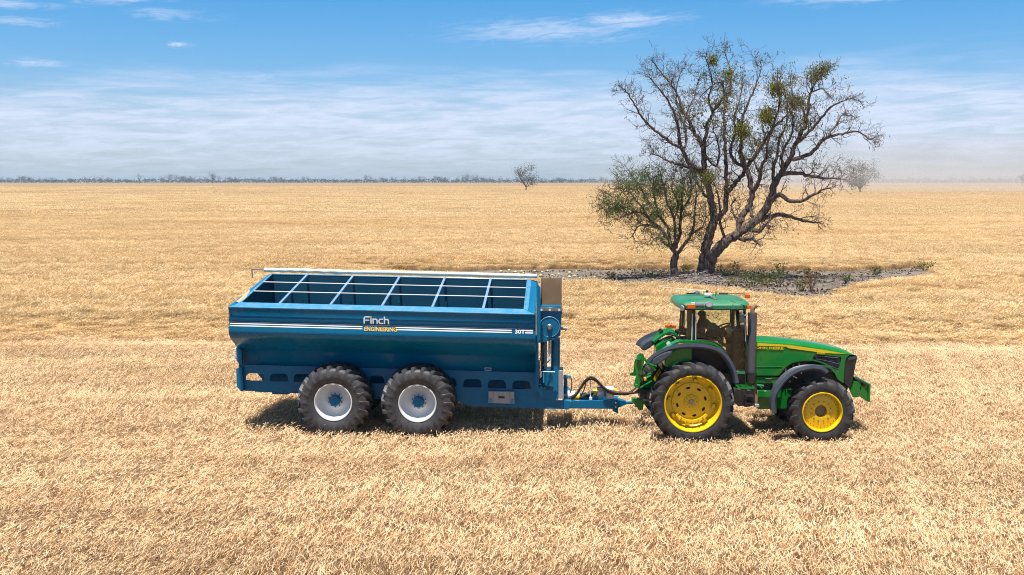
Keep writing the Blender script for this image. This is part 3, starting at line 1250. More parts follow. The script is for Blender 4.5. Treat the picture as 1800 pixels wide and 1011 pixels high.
def stripe(px0, px1, py0, h, name='stripe'):
    """py0 at the left end of the side"""
    z1 = zat(py0, 0.03)
    z0 = zat(py0 + h, 0.03)
    u0, u1 = tv(px0, 570, 0.02)[0], tv(px1, 576, 0.02)[0]
    va, vb = vprof(z1) - 0.011, vprof(z0) - 0.011
    MB().frustum([(u0, va, z1), (u1, va, z1), (u1, vb, z0), (u0, vb, z0)],
                 [(u0, va + .003, z1), (u1, va + .003, z1), (u1, vb + .003, z0), (u0, vb + .003, z0)]).xf(flat).build(name, M['white_print'], trailer, smooth=0)


for (a, b) in ((404, 637), (696, 899.5), (923, 937)):
    stripe(a, b, 567.6, 1.7)
    stripe(a, b, 571.2, 1.7)
stripe(404, 937, 565.55, 0.7)


def on_side(u0, z0, v0=None):
    def fn(a, b, t):
        zz = z0 + b
        v = (vprof(zz) if v0 is None else v0) - 0.014 - t
        return flat(u0 + a, v, zz)
    return fn


# "Finch" in heavy rounded letters, "ENGINEERING" below it and "30T" at the front
u_f, _z = tv(639.5, 568, 0.03)
zb = zat(568.0 - 5.3, 0.03)      # base line in the unsheared frame (left end of the side)
H_ = 13.2 / 75.3                  # cap height in metres
S_ = 0.030                        # stroke


def rbox(x0, x1, y0, y1):
    return [(x0, y0), (x1, y0), (x1, y1), (x0, y1)]


def qarc(cx, cy, r, a0, a1, n=6):
    return [(cx + r * math.cos(R(a0 + (a1 - a0) * i / n)), cy + r * math.sin(R(a0 + (a1 - a0) * i / n))) for i in range(n + 1)]


def arch_letter(x0, w, xh, s, r):
    """an n: outer outline with a round shoulder, inner cut"""
    o = [(x0, 0), (x0 + s, 0), (x0 + s, xh - s)] + [(x0 + w - s - (r - s), xh - s)] + [(x0 + w - s, xh - s - (r - s) * 0.7)] + [(x0 + w - s, 0), (x0 + w, 0)]
    o += qarc(x0 + w - r, xh - r, r, 0, 90, 5) + [(x0, xh)]
    return o


flt = on_side(u_f, zb, 0.016)
xh = H_ * 0.70
Ls = []
Fw = 0.145
rF = 0.055
Ls.append(('F', [(0, 0), (S_, 0), (S_, H_ * .40), (Fw * .93, H_ * .40), (Fw * .93, H_ * .40 + S_ * .8), (S_, H_ * .40 + S_ * .8)] + [(S_, H_ - S_ - .012), (S_ + .012, H_ - S_)] + [(Fw, H_ - S_), (Fw, H_)] + qarc(rF, H_ - rF, rF, 90, 180, 5)))
x = Fw + 0.016
Ls.append(('i', rbox(x, x + S_, 0, xh)))
xi = x
x += S_ + 0.020
Ls.append(('n', arch_letter(x, 0.125, xh, S_, 0.05)))
x += 0.125 + 0.016
cw = 0.112
r = 0.045
Ls.append(('c', [(x + r, 0), (x + cw, 0), (x + cw, S_ * .85), (x + r, S_ * .85), (x + S_, r), (x + S_, xh - r), (x + r, xh - S_ * .85), (x + cw, xh - S_ * .85), (x + cw, xh)] + qarc(x + r, xh - r, r, 90, 180, 4) + qarc(x + r, r, r, 180, 270, 4)[:-1]))
x += cw + 0.014
hl = arch_letter(x, 0.125, xh, S_, 0.05)
hl = hl[:-1] + [(x + S_, xh), (x + S_, H_), (x, H_)]
Ls.append(('h', hl))
for nm, poly in Ls:
    plate('letter', poly, [], 0.006, flt, M['white_print'], trailer)
plate('letter_dot', rbox(xi - .001, xi + S_ + .001, xh + .010, H_ + .004), [], 0.006, flt, M['gold_print'], trailer)
u_e = tv(639.5, 581, 0.03)[0]
zb2 = zat(580.6 - 5.4, 0.02)
lettering('lettering', 'ENGINEERING', 7.0 / 75.3, on_side(u_e + .01, zb2, None), M['gold_print'], trailer, bold=0.022, xscale=0.915)
MB().box(0, 0.72, 0, .004, -.012, 7.0 / 75.3 + .012).xf(lambda a, t, b: flat(u_e + a, vprof(zb2 + b) - .012 + t, zb2 + b)).build('lettering_backing', M['blue'], trailer, smooth=0)
u_t = tv(905, 585, 0.03)[0]
lettering('lettering', '30T', 6.2 / 75.3, on_side(u_t, zat(585.4 - 11.9, 0.02), None), M['white_print'], trailer, bold=0.025, xscale=1.25)

# ------------------------------------------------------------------ chassis side sheets with their cut-outs
VC = 0.80
holes_px = [((432, 465), (656, 668)), ((474, 507), (656.5, 669.5)), ((516, 549), (657, 670.5)), ((649, 676), (660, 673)), ((770, 803), (664, 678)), ((814, 847), (666, 680)), ((857, 890), (667.5, 681.5)), ((900, 933), (669, 683))]
outer_px = [(426, 645), (430, 641), (947, 655), (947, 688), (979, 703.5), (1001, 704.5), (1001, 719.5), (958, 718.5), (824, 713.5), (808, 706), (790, 702), (500, 689.5), (430, 687), (424, 676)]


def px2(poly, v):
    return [tv(x, y, v) for x, y in poly]


for v_, mirror in ((VC, False), (W - VC, True)):
    hs = []
    for (x0, x1), (y0, y1) in holes_px:
        r_ = 4
        hp = [(x0, y1), (x0 + 1, y0 + 5), (x0 + 4, y0 + 1.2), (x0 + 8, y0), (x1 - 8, y0 + .3), (x1 - 4, y0 + 1.4), (x1 - 1, y0 + 5.4), (x1, y1)]
        hp += [(x1 - 1.5, y1 + 1.2), (x0 + 1.5, y1 + .8)]
        hs.append(px2(hp, VC))
    plate('chassis_rail', px2(outer_px, VC), hs, 0.02, lambda a, b, t, v_=v_: (a, v_ + t, b), M['blue'], trailer)
# folded lip at the foot of the rail, fold lines on the side
zl0, zl1 = tv(430, 687, VC)[1], tv(790, 702, VC)[1]
MB().frustum([(.35, VC - .02, zl0), (5.2, VC - .02, zl1 + .02), (5.2, VC + .16, zl1 + .02), (.35, VC + .16, zl0)],
             [(.35, VC - .02, zl0 - .02), (5.2, VC - .02, zl1), (5.2, VC + .16, zl1), (.35, VC + .16, zl0 - .02)]).build('rail_lip', M['blue'], trailer, smooth=0)
for py in (644.5,):
    za = tv(430, py, .84)[1]
    zb_ = tv(945, py + 14, .84)[1]
    MB().frustum([(.36, .80, za), (7.15, .80, zb_), (7.15, .85, zb_ + .01), (.36, .85, za + .01)],
                 [(.36, .80, za - .025), (7.15, .80, zb_ - .025), (7.15, .85, zb_ - .025), (.36, .85, za - .025)]).build('fold', M['blue'], trailer, smooth=0)
# rear end of chassis: corner plates, ladder, tail lamps
for v_ in (VC - .06, W - VC - .06):
    pz = px2([(417, 647), (427, 645), (429.5, 686), (425.5, 687), (418.5, 678)], VC - .05)
    plate('corner_plate', pz, [], 0.16, lambda a, b, t, v_=v_: (a, v_ + t, b), M['blue'], trailer)
pz = px2([(415.5, 611), (419, 609), (424.5, 616), (426, 641), (423, 642), (417, 634)], VC - .05)
plate('rear_bracket', pz, [], 0.10, lambda a, b, t: (a, VC - .03 + t, b), M['blue'], trailer)
for k in range(4):
    u, z = tv(413.5, 613.5 + k * 6.4, VC)
    MB().tube([(u + .05, VC - .05, z + .02), (u - .03, VC - .05, z - .0), (u - .03, VC + .3, z - .0), (u + .05, VC + .3, z + .02)], 0.016, 6).build('ladder_rung', M['white_metal'], trailer)
u, z = tv(437, 667.5, VC + .3)
MB().box(u - .05, u + .09, VC + .10, VC + .14, z - .05, z + .03).build('tail_lamp', M['red'], trailer, smooth=0, bevel=.008)
# hopper floor and axles
MB().frustum([(.4, 1.0, 1.62), (7.0, 1.0, 1.5), (7.0, W - 1.0, 1.5), (.4, W - 1.0, 1.62)],
             [(.42, 1.25, 1.05), (6.9, 1.25, .95), (6.9, W - 1.25, .95), (.6, W - 1.25, 1.05)]).build('hopper_floor', M['blue'], trailer, smooth=0)
MB().box(.62, 1.05, 1.3, 2.0, .80, 1.6).build('hole_backing', M['blue'], trailer, smooth=0, bevel=.01)  # box added behind the first cut-out to darken the bright view through it
MB().box(.42, 2.4, 1.62, 1.70, 1.02, 1.24).build('centre_frame', M['black'], trailer, smooth=0, bevel=.01)
# rating plate
pz = px2([(852, 646.3), (863.5, 646.6), (863.5, 652), (852, 651.7)], .83)
plate('rating_plate', pz, [], .006, lambda a, b, t: (a, .83 + t, b), M['white_print'], trailer)
pz = px2([(853, 647.2), (862.6, 647.4), (862.6, 651.2), (853, 650.9)], .826)
plate('rating_plate_print', pz, [], .004, lambda a, b, t: (a, .824 + t, b), paint('blue_print', (0.03, 0.10, 0.30), 0.5, dust=0), trailer)

# grey bracket / folded step box on the rail
pz = px2([(859, 687.5), (904, 688.2), (904, 702), (905, 709), (858, 707.5), (859, 701)], .72)
plate('step_box', pz, [], .12, lambda a, b, t: (a, .73 + t, b), M['grey_metal'], trailer)
for q in ([(866, 688.5), (868.2, 688.5), (868.2, 707), (866, 707)], [(895, 689), (897.2, 689), (897.2, 708), (895, 708)], [(875.5, 688.4), (876.2, 688.4), (876.2, 707.6), (875.5, 707.6)]):
    plate('strap', px2(q, .66), [], .012, lambda a, b, t: (a, .664 + t, b), M['steel'], trailer)
plate('vent', px2([(876, 696.6), (887, 696.8), (887, 700.6), (876, 700.4)], .66), [], .012, lambda a, b, t: (a, .664 + t, b), M['black'], trailer)
for q in ([(858, 701), (864, 701), (864, 708), (858, 708)], [(898, 702), (905, 702), (905, 709.3), (898, 709.3)]):
    plate('bracket_foot', px2(q, .66), [], .02, lambda a, b, t: (a, .655 + t, b), M['blue_worn_lit'], trailer)

# ------------------------------------------------------------------ wheels
def tyre_parts(parent, Rr, Wd, rimR, nlug, lug_h, lug_w, mat, sweep_ang, flip=1, tread_name='tread'):
    """tyre turned about Y; outer face towards -Y"""
    h = Wd / 2
    base = Rr - lug_h
    prof_ = [(-h * .80, rimR - .01), (-h * .86, rimR + .012), (-h * .93, rimR + (base - rimR) * .22), (-h * 1.0, rimR + (base - rimR) * .50), (-h * .985, rimR + (base - rimR) * .75),
             (-h * .93, base - .035), (-h * .84, base - .008), (-h * .45, base + .008), (0, base + .012)]
    prof_ = prof_ + [(-y, r) for y, r in reversed(prof_[:-1])]
    MB().lathe(prof_, 72).build('tyre', mat, parent, smooth=50)
    m = MB()

    def surf(y, a, e):
        ay = abs(y) / h
        r = base + .012 - (0.03 * ay ** 3)
        if ay > .9:
            r -= (ay - .9) * Wd * 1.6
        r += e
        return (r * math.cos(a), y, r * math.sin(a))
    for side in (-1, 1):
        for i in range(nlug):
            a0 = 2 * PI * (i + (0.5 if side > 0 else 0)) / nlug
            st = [(1.02, -0.012, .35), (.97, 0.0, .80), (.86, 0.025, 1.0), (.55, sweep_ang * .42, 1.0), (.22, sweep_ang * .82, 1.0), (-.04, sweep_ang, .85)]
            o0 = len(m.v)
            for (f, da, hh) in st:
                a = a0 + da * flip
                wa = lug_w / Rr * (1.15 if f > .8 else .85) * .5
                e = lug_h * hh
                y = side * f * h
                drop = -0.035 if f > 1 else -.004
                for (dd, ee) in ((-wa * 1.3, drop), (-wa * .8, e), (wa * .8, e), (wa * 1.3, drop)):
                    m.v.append(surf(y, a + dd, ee))
            for j in range(len(st) - 1):
                for k in range(3):
                    m.f.append((o0 + j * 4 + k, o0 + j * 4 + k + 1, o0 + (j + 1) * 4 + k + 1, o0 + (j + 1) * 4 + k))
            m.f.append((o0, o0 + 1, o0 + 2, o0 + 3))
            e_ = o0 + (len(st) - 1) * 4
            m.f.append((e_ + 3, e_ + 2, e_ + 1, e_))
    m.build(tread_name, mat, parent, smooth=28)


def trailer_wheel(u, v, z, far=False):
    w = empty('wheel', (u, v, z), PI if far else 0, trailer)
    Rr, Wd, rr = 0.875, 0.78, 0.44
    h = Wd / 2
    tyre_parts(w, Rr, Wd, rr, 22, 0.065, 0.085, M['rubber_dusty'], 0.30, flip=-1)
    dish = [(-h * .86, rr + .018), (-h * .90, rr + .012), (-h * .90, rr - .006), (-h * .80, rr - .022), (-h * .45, rr - .040), (-h * .22, rr - .085), (-h * .12, rr - .17), (-h * .14, .205), (-h * .16, .195),
            (-h * .16, .10), (0, .10), (h * .8, rr - .03), (h * .86, rr + .01)]
    MB().lathe(dish, 56).build('rim', M['white_metal'], w, smooth=40)
    MB().lathe([(-h * .16, .0), (-h * .16, .19), (-h * .20, .19), (-h * .20, .0)], 40).build('hub_flange', M['white_metal'], w, smooth=30)
    hub = [(-h * .20, .135), (-h * .50, .130), (-h * .54, .118), (-h * .54, .03), (-h * .57, .028), (-h * .57, 0)]
    MB().lathe(hub, 28).build('hub', M['blue'], w, smooth=35)
    for k in range(10):
        a = 2 * PI * (k + .5) / 10
        MB().tube([(.165 * math.cos(a), -h * .19, .165 * math.sin(a)), (.165 * math.cos(a), -h * .29, .165 * math.sin(a))], .016, 6).build('wheel_bolt', M['blue'], w, smooth=0)
    return w


VW = 0.10
for px, py in ((586.5, 706.3), (734.3, 708.4)):
    u, z = tv(px, py, VW + .08)
    trailer_wheel(u, VW + .36, z)
    trailer_wheel(u, W - VW - .36, z, True)
    MB().tube([(u, VW + .4, z), (u, W - VW - .4, z)], .07, 12).build('axle', M['blue'], trailer)
    axle_u = u
u1, z1 = tv(586.5, 706.3, VW + .08)
u2, z2 = tv(734.3, 708.4, VW + .08)
for v_ in (.95, W - .95):
    MB().frustum([(u1 - .1, v_ - .06, z1 - .08), (u2 + .1, v_ - .06, z2 - .08), (u2 + .1, v_ + .06, z2 - .08), (u1 - .1, v_ + .06, z1 - .08)],
                 [(u1 - .1, v_ - .06, z1 + .08), (u2 + .1, v_ - .06, z2 + .08), (u2 + .1, v_ + .06, z2 + .08), (u1 - .1, v_ + .06, z1 + .08)]).build('walking_beam', M['blue'], trailer, smooth=0, bevel=.01)

# ------------------------------------------------------------------ front frame, tongue and hitch
VT = W / 2
ut0 = tv(958, 712, VC)[0]
uh = tw(on_y(1083, 714, 25.2))
uend = uh.x
ztop = tv(1000, 704.5, VC)[1]
zbot = tv(1000, 719.5, VC)[1]
u_b = tv(1001, 712, VC)[0]
z1a, z1b = tv(1082, 707, 1.25)[1], tv(1082, 722, 1.25)[1]
for sgn in (-1, 1):
    va = VT + sgn * (VT - VC)
    vb = VT + sgn * 0.16
    m = MB()
    vend = VT + sgn * .22
    u_e2 = uend + .02
    m.frustum([(u_b - .9, va, ztop - .02), (u_b - .9, va - sgn * -.0 + (-sgn) * .12, ztop - .02), (u_b - .9, va + (-sgn) * .12, zbot + .02), (u_b - .9, va, zbot + .02)],
              [(u_e2, vend, z1a), (u_e2, vend - sgn * .12, z1a), (u_e2, vend - sgn * .12, z1b), (u_e2, vend, z1b)])
    m.build('tongue_rail', M['blue'], trailer, smooth=0, bevel=.008)
# cross plate over the tongue
MB().box(u_b - .15, u_b + .05, VC + .05, W - VC - .05, zbot + .03, ztop - .03).build('cross_member', M['blue'], trailer, smooth=0, bevel=.01)
MB().box(uend - .9, uend - .5, VT - .20, VT + .20, z1a - .02, z1a + .01).build('tongue_plate', M['blue'], trailer, smooth=0, bevel=.004)
# hitch head
hp = tw(on_y(1083, 714, 25.0))
zc = (z1a + z1b) / 2
m = MB()
m.frustum([(uend - .10, VT - .25, z1a + .02), (uend - .10, VT + .25, z1a + .02), (uend - .10, VT + .25, z1b - .05), (uend - .10, VT - .25, z1b - .05)],
          [(uend + .04, VT - .22, z1a + .03), (uend + .04, VT + .22, z1a + .03), (uend + .04, VT + .22, z1b - .12), (uend + .04, VT - .22, z1b - .12)])
m.build('hitch_plate', M['blue'], trailer, smooth=0, bevel=.008)
for zz in (z1a - .04, z1b + .06):
    for dv in (-.17,):
        MB().disc((uend - .03, VT - .265, zz), .02, 8, 'y', .03).build('bolt', M['white_metal'], trailer, smooth=0)
m = MB()
m.frustum([(uend + .04, VT - .16, z1a - .0), (uend + .04, VT + .16, z1a - .0), (uend + .04, VT + .16, z1b + .02), (uend + .04, VT - .16, z1b + .02)],
          [(uend + .24, VT - .06, zc + .05), (uend + .24, VT + .06, zc + .05), (uend + .24, VT + .06, zc - .03), (uend + .24, VT - .06, zc - .03)])
m.tube([(uend + .22, VT, zc + .01), (uend + .42, VT, zc + .01)], .035, 10)
m.build('drawbar_eye', M['blue'], trailer, smooth=25)

# ------------------------------------------------------------------ unloading auger at the front right of the bin
VA = 0.62    # plane of the auger column's near face


def ap(x, y, v=VA):
    return tv(x, y, v)


def aplate(name, poly, mat, v, t, hole=()):
    return plate(name, px2(poly, v), [px2(h_, v) for h_ in hole], t, lambda a, b, tt: (a, v + t / 2 + tt, b), mat, trailer)


# corner post between bin and auger
aplate('corner_post', [(941.5, 600), (946.5, 604), (947, 690), (941.5, 688)], M['blue'], .55, .10)
aplate('wing_plate', [(943, 497), (950, 506), (950, 598), (944, 600)], M['blue'], .30, .05)
# chute hood: open box, near wall low, far wall high
u0, zt = ap(950, 489, 1.35)
u1 = ap(986, 489, 1.35)[0]
zb_ = ap(950, 545, VA)[1]
ztf = ap(950, 489, 1.45)[1]
zn = ap(950, 541, VA)[1]
va, vb = VA, 1.45
m = MB()
m.add([(u0, vb, zb_ - .1), (u1 + .02, vb, zb_ - .1), (u1 + .02, vb, ztf), (u0, vb, ztf)], [(0, 1, 2, 3)])
m.build('hood_back', M['rust_inside'], trailer, smooth=0).modifiers.new('t', 'SOLIDIFY').thickness = .015
for uu in (u0 - .005, u1 + .025):
    m = MB().add([(uu, va, zb_ - .1), (uu, vb, zb_ - .1), (uu, vb, ztf), (uu, va + .12, zn + .06), (uu, va, zn)], [(0, 1, 2, 3, 4)])
    m.build('hood_side', M['rust_inside'], trailer, smooth=0).modifiers.new('t', 'SOLIDIFY').thickness = .015
MB().box(u0 + .01, u1, va + .05, vb - .03, zb_ - .1, zb_ - .06).build('hood_floor', M['blue_inside'], trailer, smooth=0)
m = MB().tube([(u0, va + .45, zb_ + .02), (u1, va + .45, zb_ + .02)], .05, 8)
m.build('hood_roller', M['blue'], trailer)
aplate('hood_flange', [(948, 540.5), (988, 541.5), (988, 547.5), (948, 546.5)], M['steel'], VA - .05, .06)
for x in (952, 966.5, 983):
    u, z = ap(x, 545, VA - .06)
    MB().disc((u, VA - .06, z), .026, 10, 'y', .03).build('bolt', M['white_metal'], trailer, smooth=0)
# gearbox housing with the round cover
aplate('gearbox_plate', [(948.5, 546), (988, 547.5), (987, 560), (985, 590), (972, 598), (950, 598), (948, 590)], M['blue'], VA, .35)
u, z = ap(966, 574.5, VA - .03)
MB().lathe([(-.04, 0), (-.04, .235), (-.02, .25), (.03, .25)], 40, (u, VA - .01, z)).build('round_cover', M['blue'], trailer, smooth=30)
MB().lathe([(-.045, .232), (-.052, .24), (-.045, .248)], 40, (u, VA - .01, z)).build('cover_rim', M['blue_worn_lit'], trailer, smooth=30)
MB().lathe([(-.04, .07), (-.07, .07), (-.09, .05), (-.16, .045), (-.16, 0)], 20, (u, VA, z)).build('shaft_end', M['steel'], trailer, smooth=30)
uu, zz = ap(985, 578.5, VA)
MB().tube([(uu, VA + .1, zz), (uu + .16, VA + .1, zz - .01)], .035, 10).tube([(uu + .11, VA + .1, zz - .01), (uu + .14, VA + .1, zz - .01)], .055, 10).build('side_shaft', M['steel'], trailer)
# lower bracket that ties it to the bin
aplate('tie_bracket', [(941, 592), (953, 580), (960, 592), (978, 596), (958, 601), (943, 603.5)], M['blue'], VA - .06, .04)
# columns
uc0, _ = ap(968.5, 640)
uc1, _ = ap(984.5, 640)
uc = (uc0 + uc1) / 2
rc = (uc1 - uc0) / 2
zt_ = ap(976, 596)[1]
zb2_ = ap(976, 690)[1]
MB().tube([(uc, VA + .2, zt_), (uc, VA + .2, zb2_)], rc, 20).build('auger_tube', M['blue'], trailer)
ul0 = ap(956.5, 640)[0]
ul1 = ap(961.5, 640)[0]
MB().box(ul0, ul1, VA + .12, VA + .22, ap(958, 665)[1], ap(958, 598)[1]).build('side_strut', M['blue_worn_lit'], trailer, smooth=0, bevel=.004)
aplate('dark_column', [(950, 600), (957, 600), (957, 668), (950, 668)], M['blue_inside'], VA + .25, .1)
# hydraulic ram
ur = ap(966, 600)[0]
MB().tube([(ur, VA - .02, ap(966, 597)[1]), (ur, VA - .02, ap(966, 622)[1])], .030, 10).build('ram_body', M['steel'], trailer)
m = MB().tube([(ur, VA - .02, ap(966, 622)[1]), (ur, VA - .02, ap(966, 634)[1])], .017, 8)
m.tube([(ur - .03, VA - .04, ap(966, 629)[1]), (ur - .03, VA - .04, ap(966, 637)[1])], .012, 6)
m.tube([(ur + .03, VA - .04, ap(966, 629)[1]), (ur + .03, VA - .04, ap(966, 637)[1])], .012, 6)
m.build('ram_rod', M['white_metal'], trailer)
# lower housing (drum) and its trims
uz0 = ap(950, 660)[0]
uz1 = ap(981.5, 660)[0]
m = MB()
r_ = (uz1 - uz0) / 2
m.tube([((uz0 + uz1) / 2, VA + .28, ap(965, 651)[1]), ((uz0 + uz1) / 2, VA + .28, ap(965, 681)[1])], r_, 28)
m.build('lower_drum', M['blue'], trailer)
aplate('lower_housing', [(947, 680), (981.5, 681), (981.5, 703), (947, 700)], M['blue'], VA + .12, .5)
u, z = ap(963.5, 684.5, VA)
MB().disc((u, VA + .10, z), .04, 14, 'y', .03).build('bung', M['black'], trailer)
for (x0, x1, y) in ((948.5, 975.5, 652.5),):
    MB().tube([(ap(x0, y)[0], VA - .03, ap(x0, y)[1]), (ap(x1, y)[0], VA - .03, ap(x1, y + 1)[1])], .013, 6).build('guard_rod', M['white_metal'], trailer)
for (x, y0, y1, mt_) in ((951, 652, 662, 'white_metal'), (955.5, 654, 672, 'blue_worn_lit')):
    MB().tube([(ap(x, y0)[0], VA - .04, ap(x, y0)[1]), (ap(x, y1)[0], VA - .04, ap(x, y1)[1])], .022, 8).build('hose_end', M[mt_], trailer)
u_a = ap(951, 600)[0]
for k, (x0, y0, x1, y1) in enumerate(((957, 605, 951, 650), (955, 612, 950, 634), (969, 631, 953, 643))):
    a_, b_ = ap(x0, y0, VA - .05), ap(x1, y1, VA - .05)
    MB().tube(smooth_path([(a_[0], VA - .03, a_[1]), ((a_[0] + b_[0]) / 2 - .02, VA - .06, (a_[1] + b_[1]) / 2 - .03), (b_[0], VA - .03, b_[1])], 5), .014, 6).build('hydraulic_hose', M['hose'], trailer)
aplate('light_panel', [(981.8, 652), (990, 652.5), (990.8, 701), (981.8, 700.5)], M['grey_metal'], VA + .1, .55)
# filter / pump canister
u, zt_ = ap(994.5, 663, 1.2)
zb_ = ap(994.5, 692, 1.2)[1]
MB().tube([(u, 1.2, zb_), (u, 1.2, zt_)], .045, 14).build('canister', M['blue'], trailer)
MB().tube([(u, 1.2, zt_ - .02), (u, 1.2, zt_ + .05)], .058, 14).box(u, u + .13, 1.17, 1.23, zt_ - .03, zt_ + .04).build('canister_head', M['blue_worn_lit'], trailer)
MB().tube(smooth_path([(u + .12, 1.2, zt_), (u + .15, 1.2, zt_ - .12), (u + .14, 1.2, zt_ - .28), (u + .10, 1.2, zb_)], 5), .016, 6).build('hydraulic_hose', M['hose'], trailer)
# drive shaft with white guards and yellow collars
P = lambda x, y, v=1.55: Vector((tv(x, y, v)[0], v, tv(x, y, v)[1]))
m = MB()
m.tube([P(990, 695), P(1010, 696.5)], [.13, .125], 18)
m.build('shaft_guard', M['white_metal'], trailer)
MB().tube([P(1009, 697), P(1018, 698)], [.085, .095], 16).build('yellow_collar', M['yellow'], trailer)
MB().tube([P(1016, 699), P(1022, 699), P(1044, 689.5)], [.06, .06, .055], 12).tube([P(1021, 699), P(1032, 694.5)], [.075, .075], 12).build('drive_shaft', M['black'], trailer)
MB().tube([P(1043, 690.5), P(1051, 689)], [.095, .075], 16).build('yellow_collar', M['yellow'], trailer)
m = MB()
m.tube([P(1050, 688.5), P(1062, 691)], [.14, .10], 18)
m.build('shaft_guard', M['white_metal'], trailer)
m = MB()
a_ = P(1065, 681)
m.box(a_.x - .02, P(1079, 690).x, 1.42, 1.72, P(1070, 700).z, a_.z)
m.build('guard_box', M['white_metal'], trailer, smooth=0, bevel=.03)
MB().tube([P(1050, 683, 1.45), P(1060, 682, 1.42), P(1066, 686, 1.40)], .05, 10).build('guard_shell', M['grey_metal'], trailer)
plate('shaft_bracket', px2([(1060.5, 703), (1061, 696), (1063, 688), (1066, 686), (1065.5, 703)], 1.30), [], .05, lambda a, b, t: (a, 1.32 + t, b), M['blue'], trailer)
plate('shaft_bracket', px2([(1021, 703), (1027, 699), (1050, 697), (1052, 704)], 1.40), [], .05, lambda a, b, t: (a, 1.45 + t, b), M['blue'], trailer)
MB().tube([P(1079, 686, 1.5), P(1083, 687, 1.5)], .06, 12).build('yellow_collar', M['yellow'], trailer)
# hose support mast
MB().tube([P(1037.8, 703, 1.3), P(1037.8, 662, 1.3)], .014, 6).build('hose_mast', M['white_metal'], trailer)
MB().box(P(1036, 698, 1.28).x, P(1041, 698, 1.28).x, 1.25, 1.33, P(1037, 703, 1.3).z, P(1037, 698, 1.3).z).build('mast_foot', M['white_metal'], trailer, smooth=0, bevel=.006)
# hose bundle over the mast to the tractor
rh = random.Random(5)
path = [(998, 702), (1006, 699), (1014, 692), (1021, 681), (1029, 670), (1038, 664.5), (1047, 668), (1056, 677), (1066, 686), (1077, 690.5), (1090, 692), (1105, 691.5), (1118, 690), (1132, 687)]
for k in range(6):
    dy = (k % 3 - 1) * 1.6
    v0_ = 1.20 + .03 * k
    pts_ = []
    for j, (x, y) in enumerate(path):
        t = j / (len(path) - 1)
        wv = math.sin(t * 9 + k * 1.7) * 1.1
        pts_.append(P(x + dy * .5, y + dy + wv, v0_ + t * .1))
    if k % 2:
        pts_[-2] = P(1116 + k, 684 - k, v0_ + .1)
        pts_[-1] = P(1126 + k, 670 + k, v0_ + .1)
    MB().tube(smooth_path(pts_, 4), .019, 7).build('hydraulic_hose', M['hose'], trailer)
MB().tube(smooth_path([P(1021, 697, 1.3), P(1027, 684, 1.3), (P(1030, 673, 1.3))], 4), .015, 6).build('hydraulic_hose', M['hose'], trailer)
# ================================================================== the tractor
YC = 24.62                       # centre line
YR = 23.32                       # outer face of the near rear tyre


def c1(X, Y, yd):
    """enlarged-photo coordinates on the plane y = yd -> (x, z)"""
    p = on_y(1040 + X / 3.16, 480 + Y / 3.16, yd)
    return (p.x, p.z)


_rx, _rz = c1(563, 727, YR + .05)
TRO = Vector((_rx, YC, 0))
tractor = empty('tractor', TRO)
tag(tractor, 'green farm tractor with yellow wheels and tall grey exhaust stack', 'tractor')


def cc(X, Y, yd):
    """-> (x, z) in the tractor frame; yd is world depth"""
    x, z = c1(X, Y, yd)
    return (x - TRO.x, z)


def poly(pts, yd):
    return [cc(X, Y, yd) for X, Y in pts]


def yl(yd):
    return yd - YC


def tplate(name, pts, yd, t, mat, holes=(), parent=None, smooth=0, mirror=False):
    outs = []
    for sg in ((1, -1) if mirror else (1,)):
        outs.append(plate(name, poly(pts, yd), [poly(h, yd) for h in holes], t, lambda a, b, tt, sg=sg: (a, sg * (yl(yd) + t / 2 + tt), b), mat, parent or tractor, smooth))
    return outs


def T3(X, Y, yd):
    x, z = cc(X, Y, yd)
    return Vector((x, yl(yd), z))


# ------------------------------------------------------------------ hood
YH = 24.17                        # near hood side
hood_out = [(905, 388), (1100, 398), (1300, 428), (1400, 448), (1432, 455), (1415, 470), (1406, 500), (1402, 560), (1399, 612), (1380, 600), (1366, 590), (1352, 560), (1330, 535), (1300, 512), (1262, 495), (1225, 487), (1180, 487), (1140, 493), (1108, 503), (1082, 520), (1062, 542), (1046, 562), (1036, 569), (905, 569)]
vent = [(1246, 450), (1300, 456), (1386, 466), (1384, 490), (1376, 520), (1366, 541), (1352, 538), (1330, 520), (1300, 502), (1262, 488), (1226, 480), (1232, 464)]
tplate('hood_side', hood_out, YH, .02, M['green'], [vent], mirror=True)
# mesh of the vent: dark back and crossing wires
for sg in (1, -1):
    vp = poly(vent, YH)
    plate('vent_mesh', vp, [], .01, lambda a, b, t, sg=sg: (a, sg * (yl(YH) + .035 + t), b), M['black'], tractor)
x0, x1 = cc(1226, 480, YH)[0], cc(1386, 466, YH)[0]


def vent_band(x):
    """lower and upper edge of the vent opening at x"""
    zs = []
    vp = poly(vent, YH)
    for i in range(len(vp)):
        (xa, za), (xb, zb) = vp[i], vp[(i + 1) % len(vp)]
        if (xa - x) * (xb - x) < 0:
            zs.append(za + (zb - za) * (x - xa) / (xb - xa))
    return (min(zs), max(zs)) if len(zs) > 1 else None


mw = MB()
k = x0 + .01
while k < x1 - .005:
    b_ = vent_band(k)
    if b_:
        mw.box(k, k + .006, yl(YH) + .012, yl(YH) + .020, b_[0], b_[1])
    k += .028
for j in range(3):
    pa = [T3(1240 + j * 8 + 130 * i / 8, 462 + j * 16 + (6 + j * 12) * (i / 8) ** 1.2 * 1.6, YH) for i in range(9)]
    mw.tube([p + Vector((0, .006, 0)) for p in pa], .008, 4)
mw.build('vent_slats', M['fender'], tractor, smooth=0)
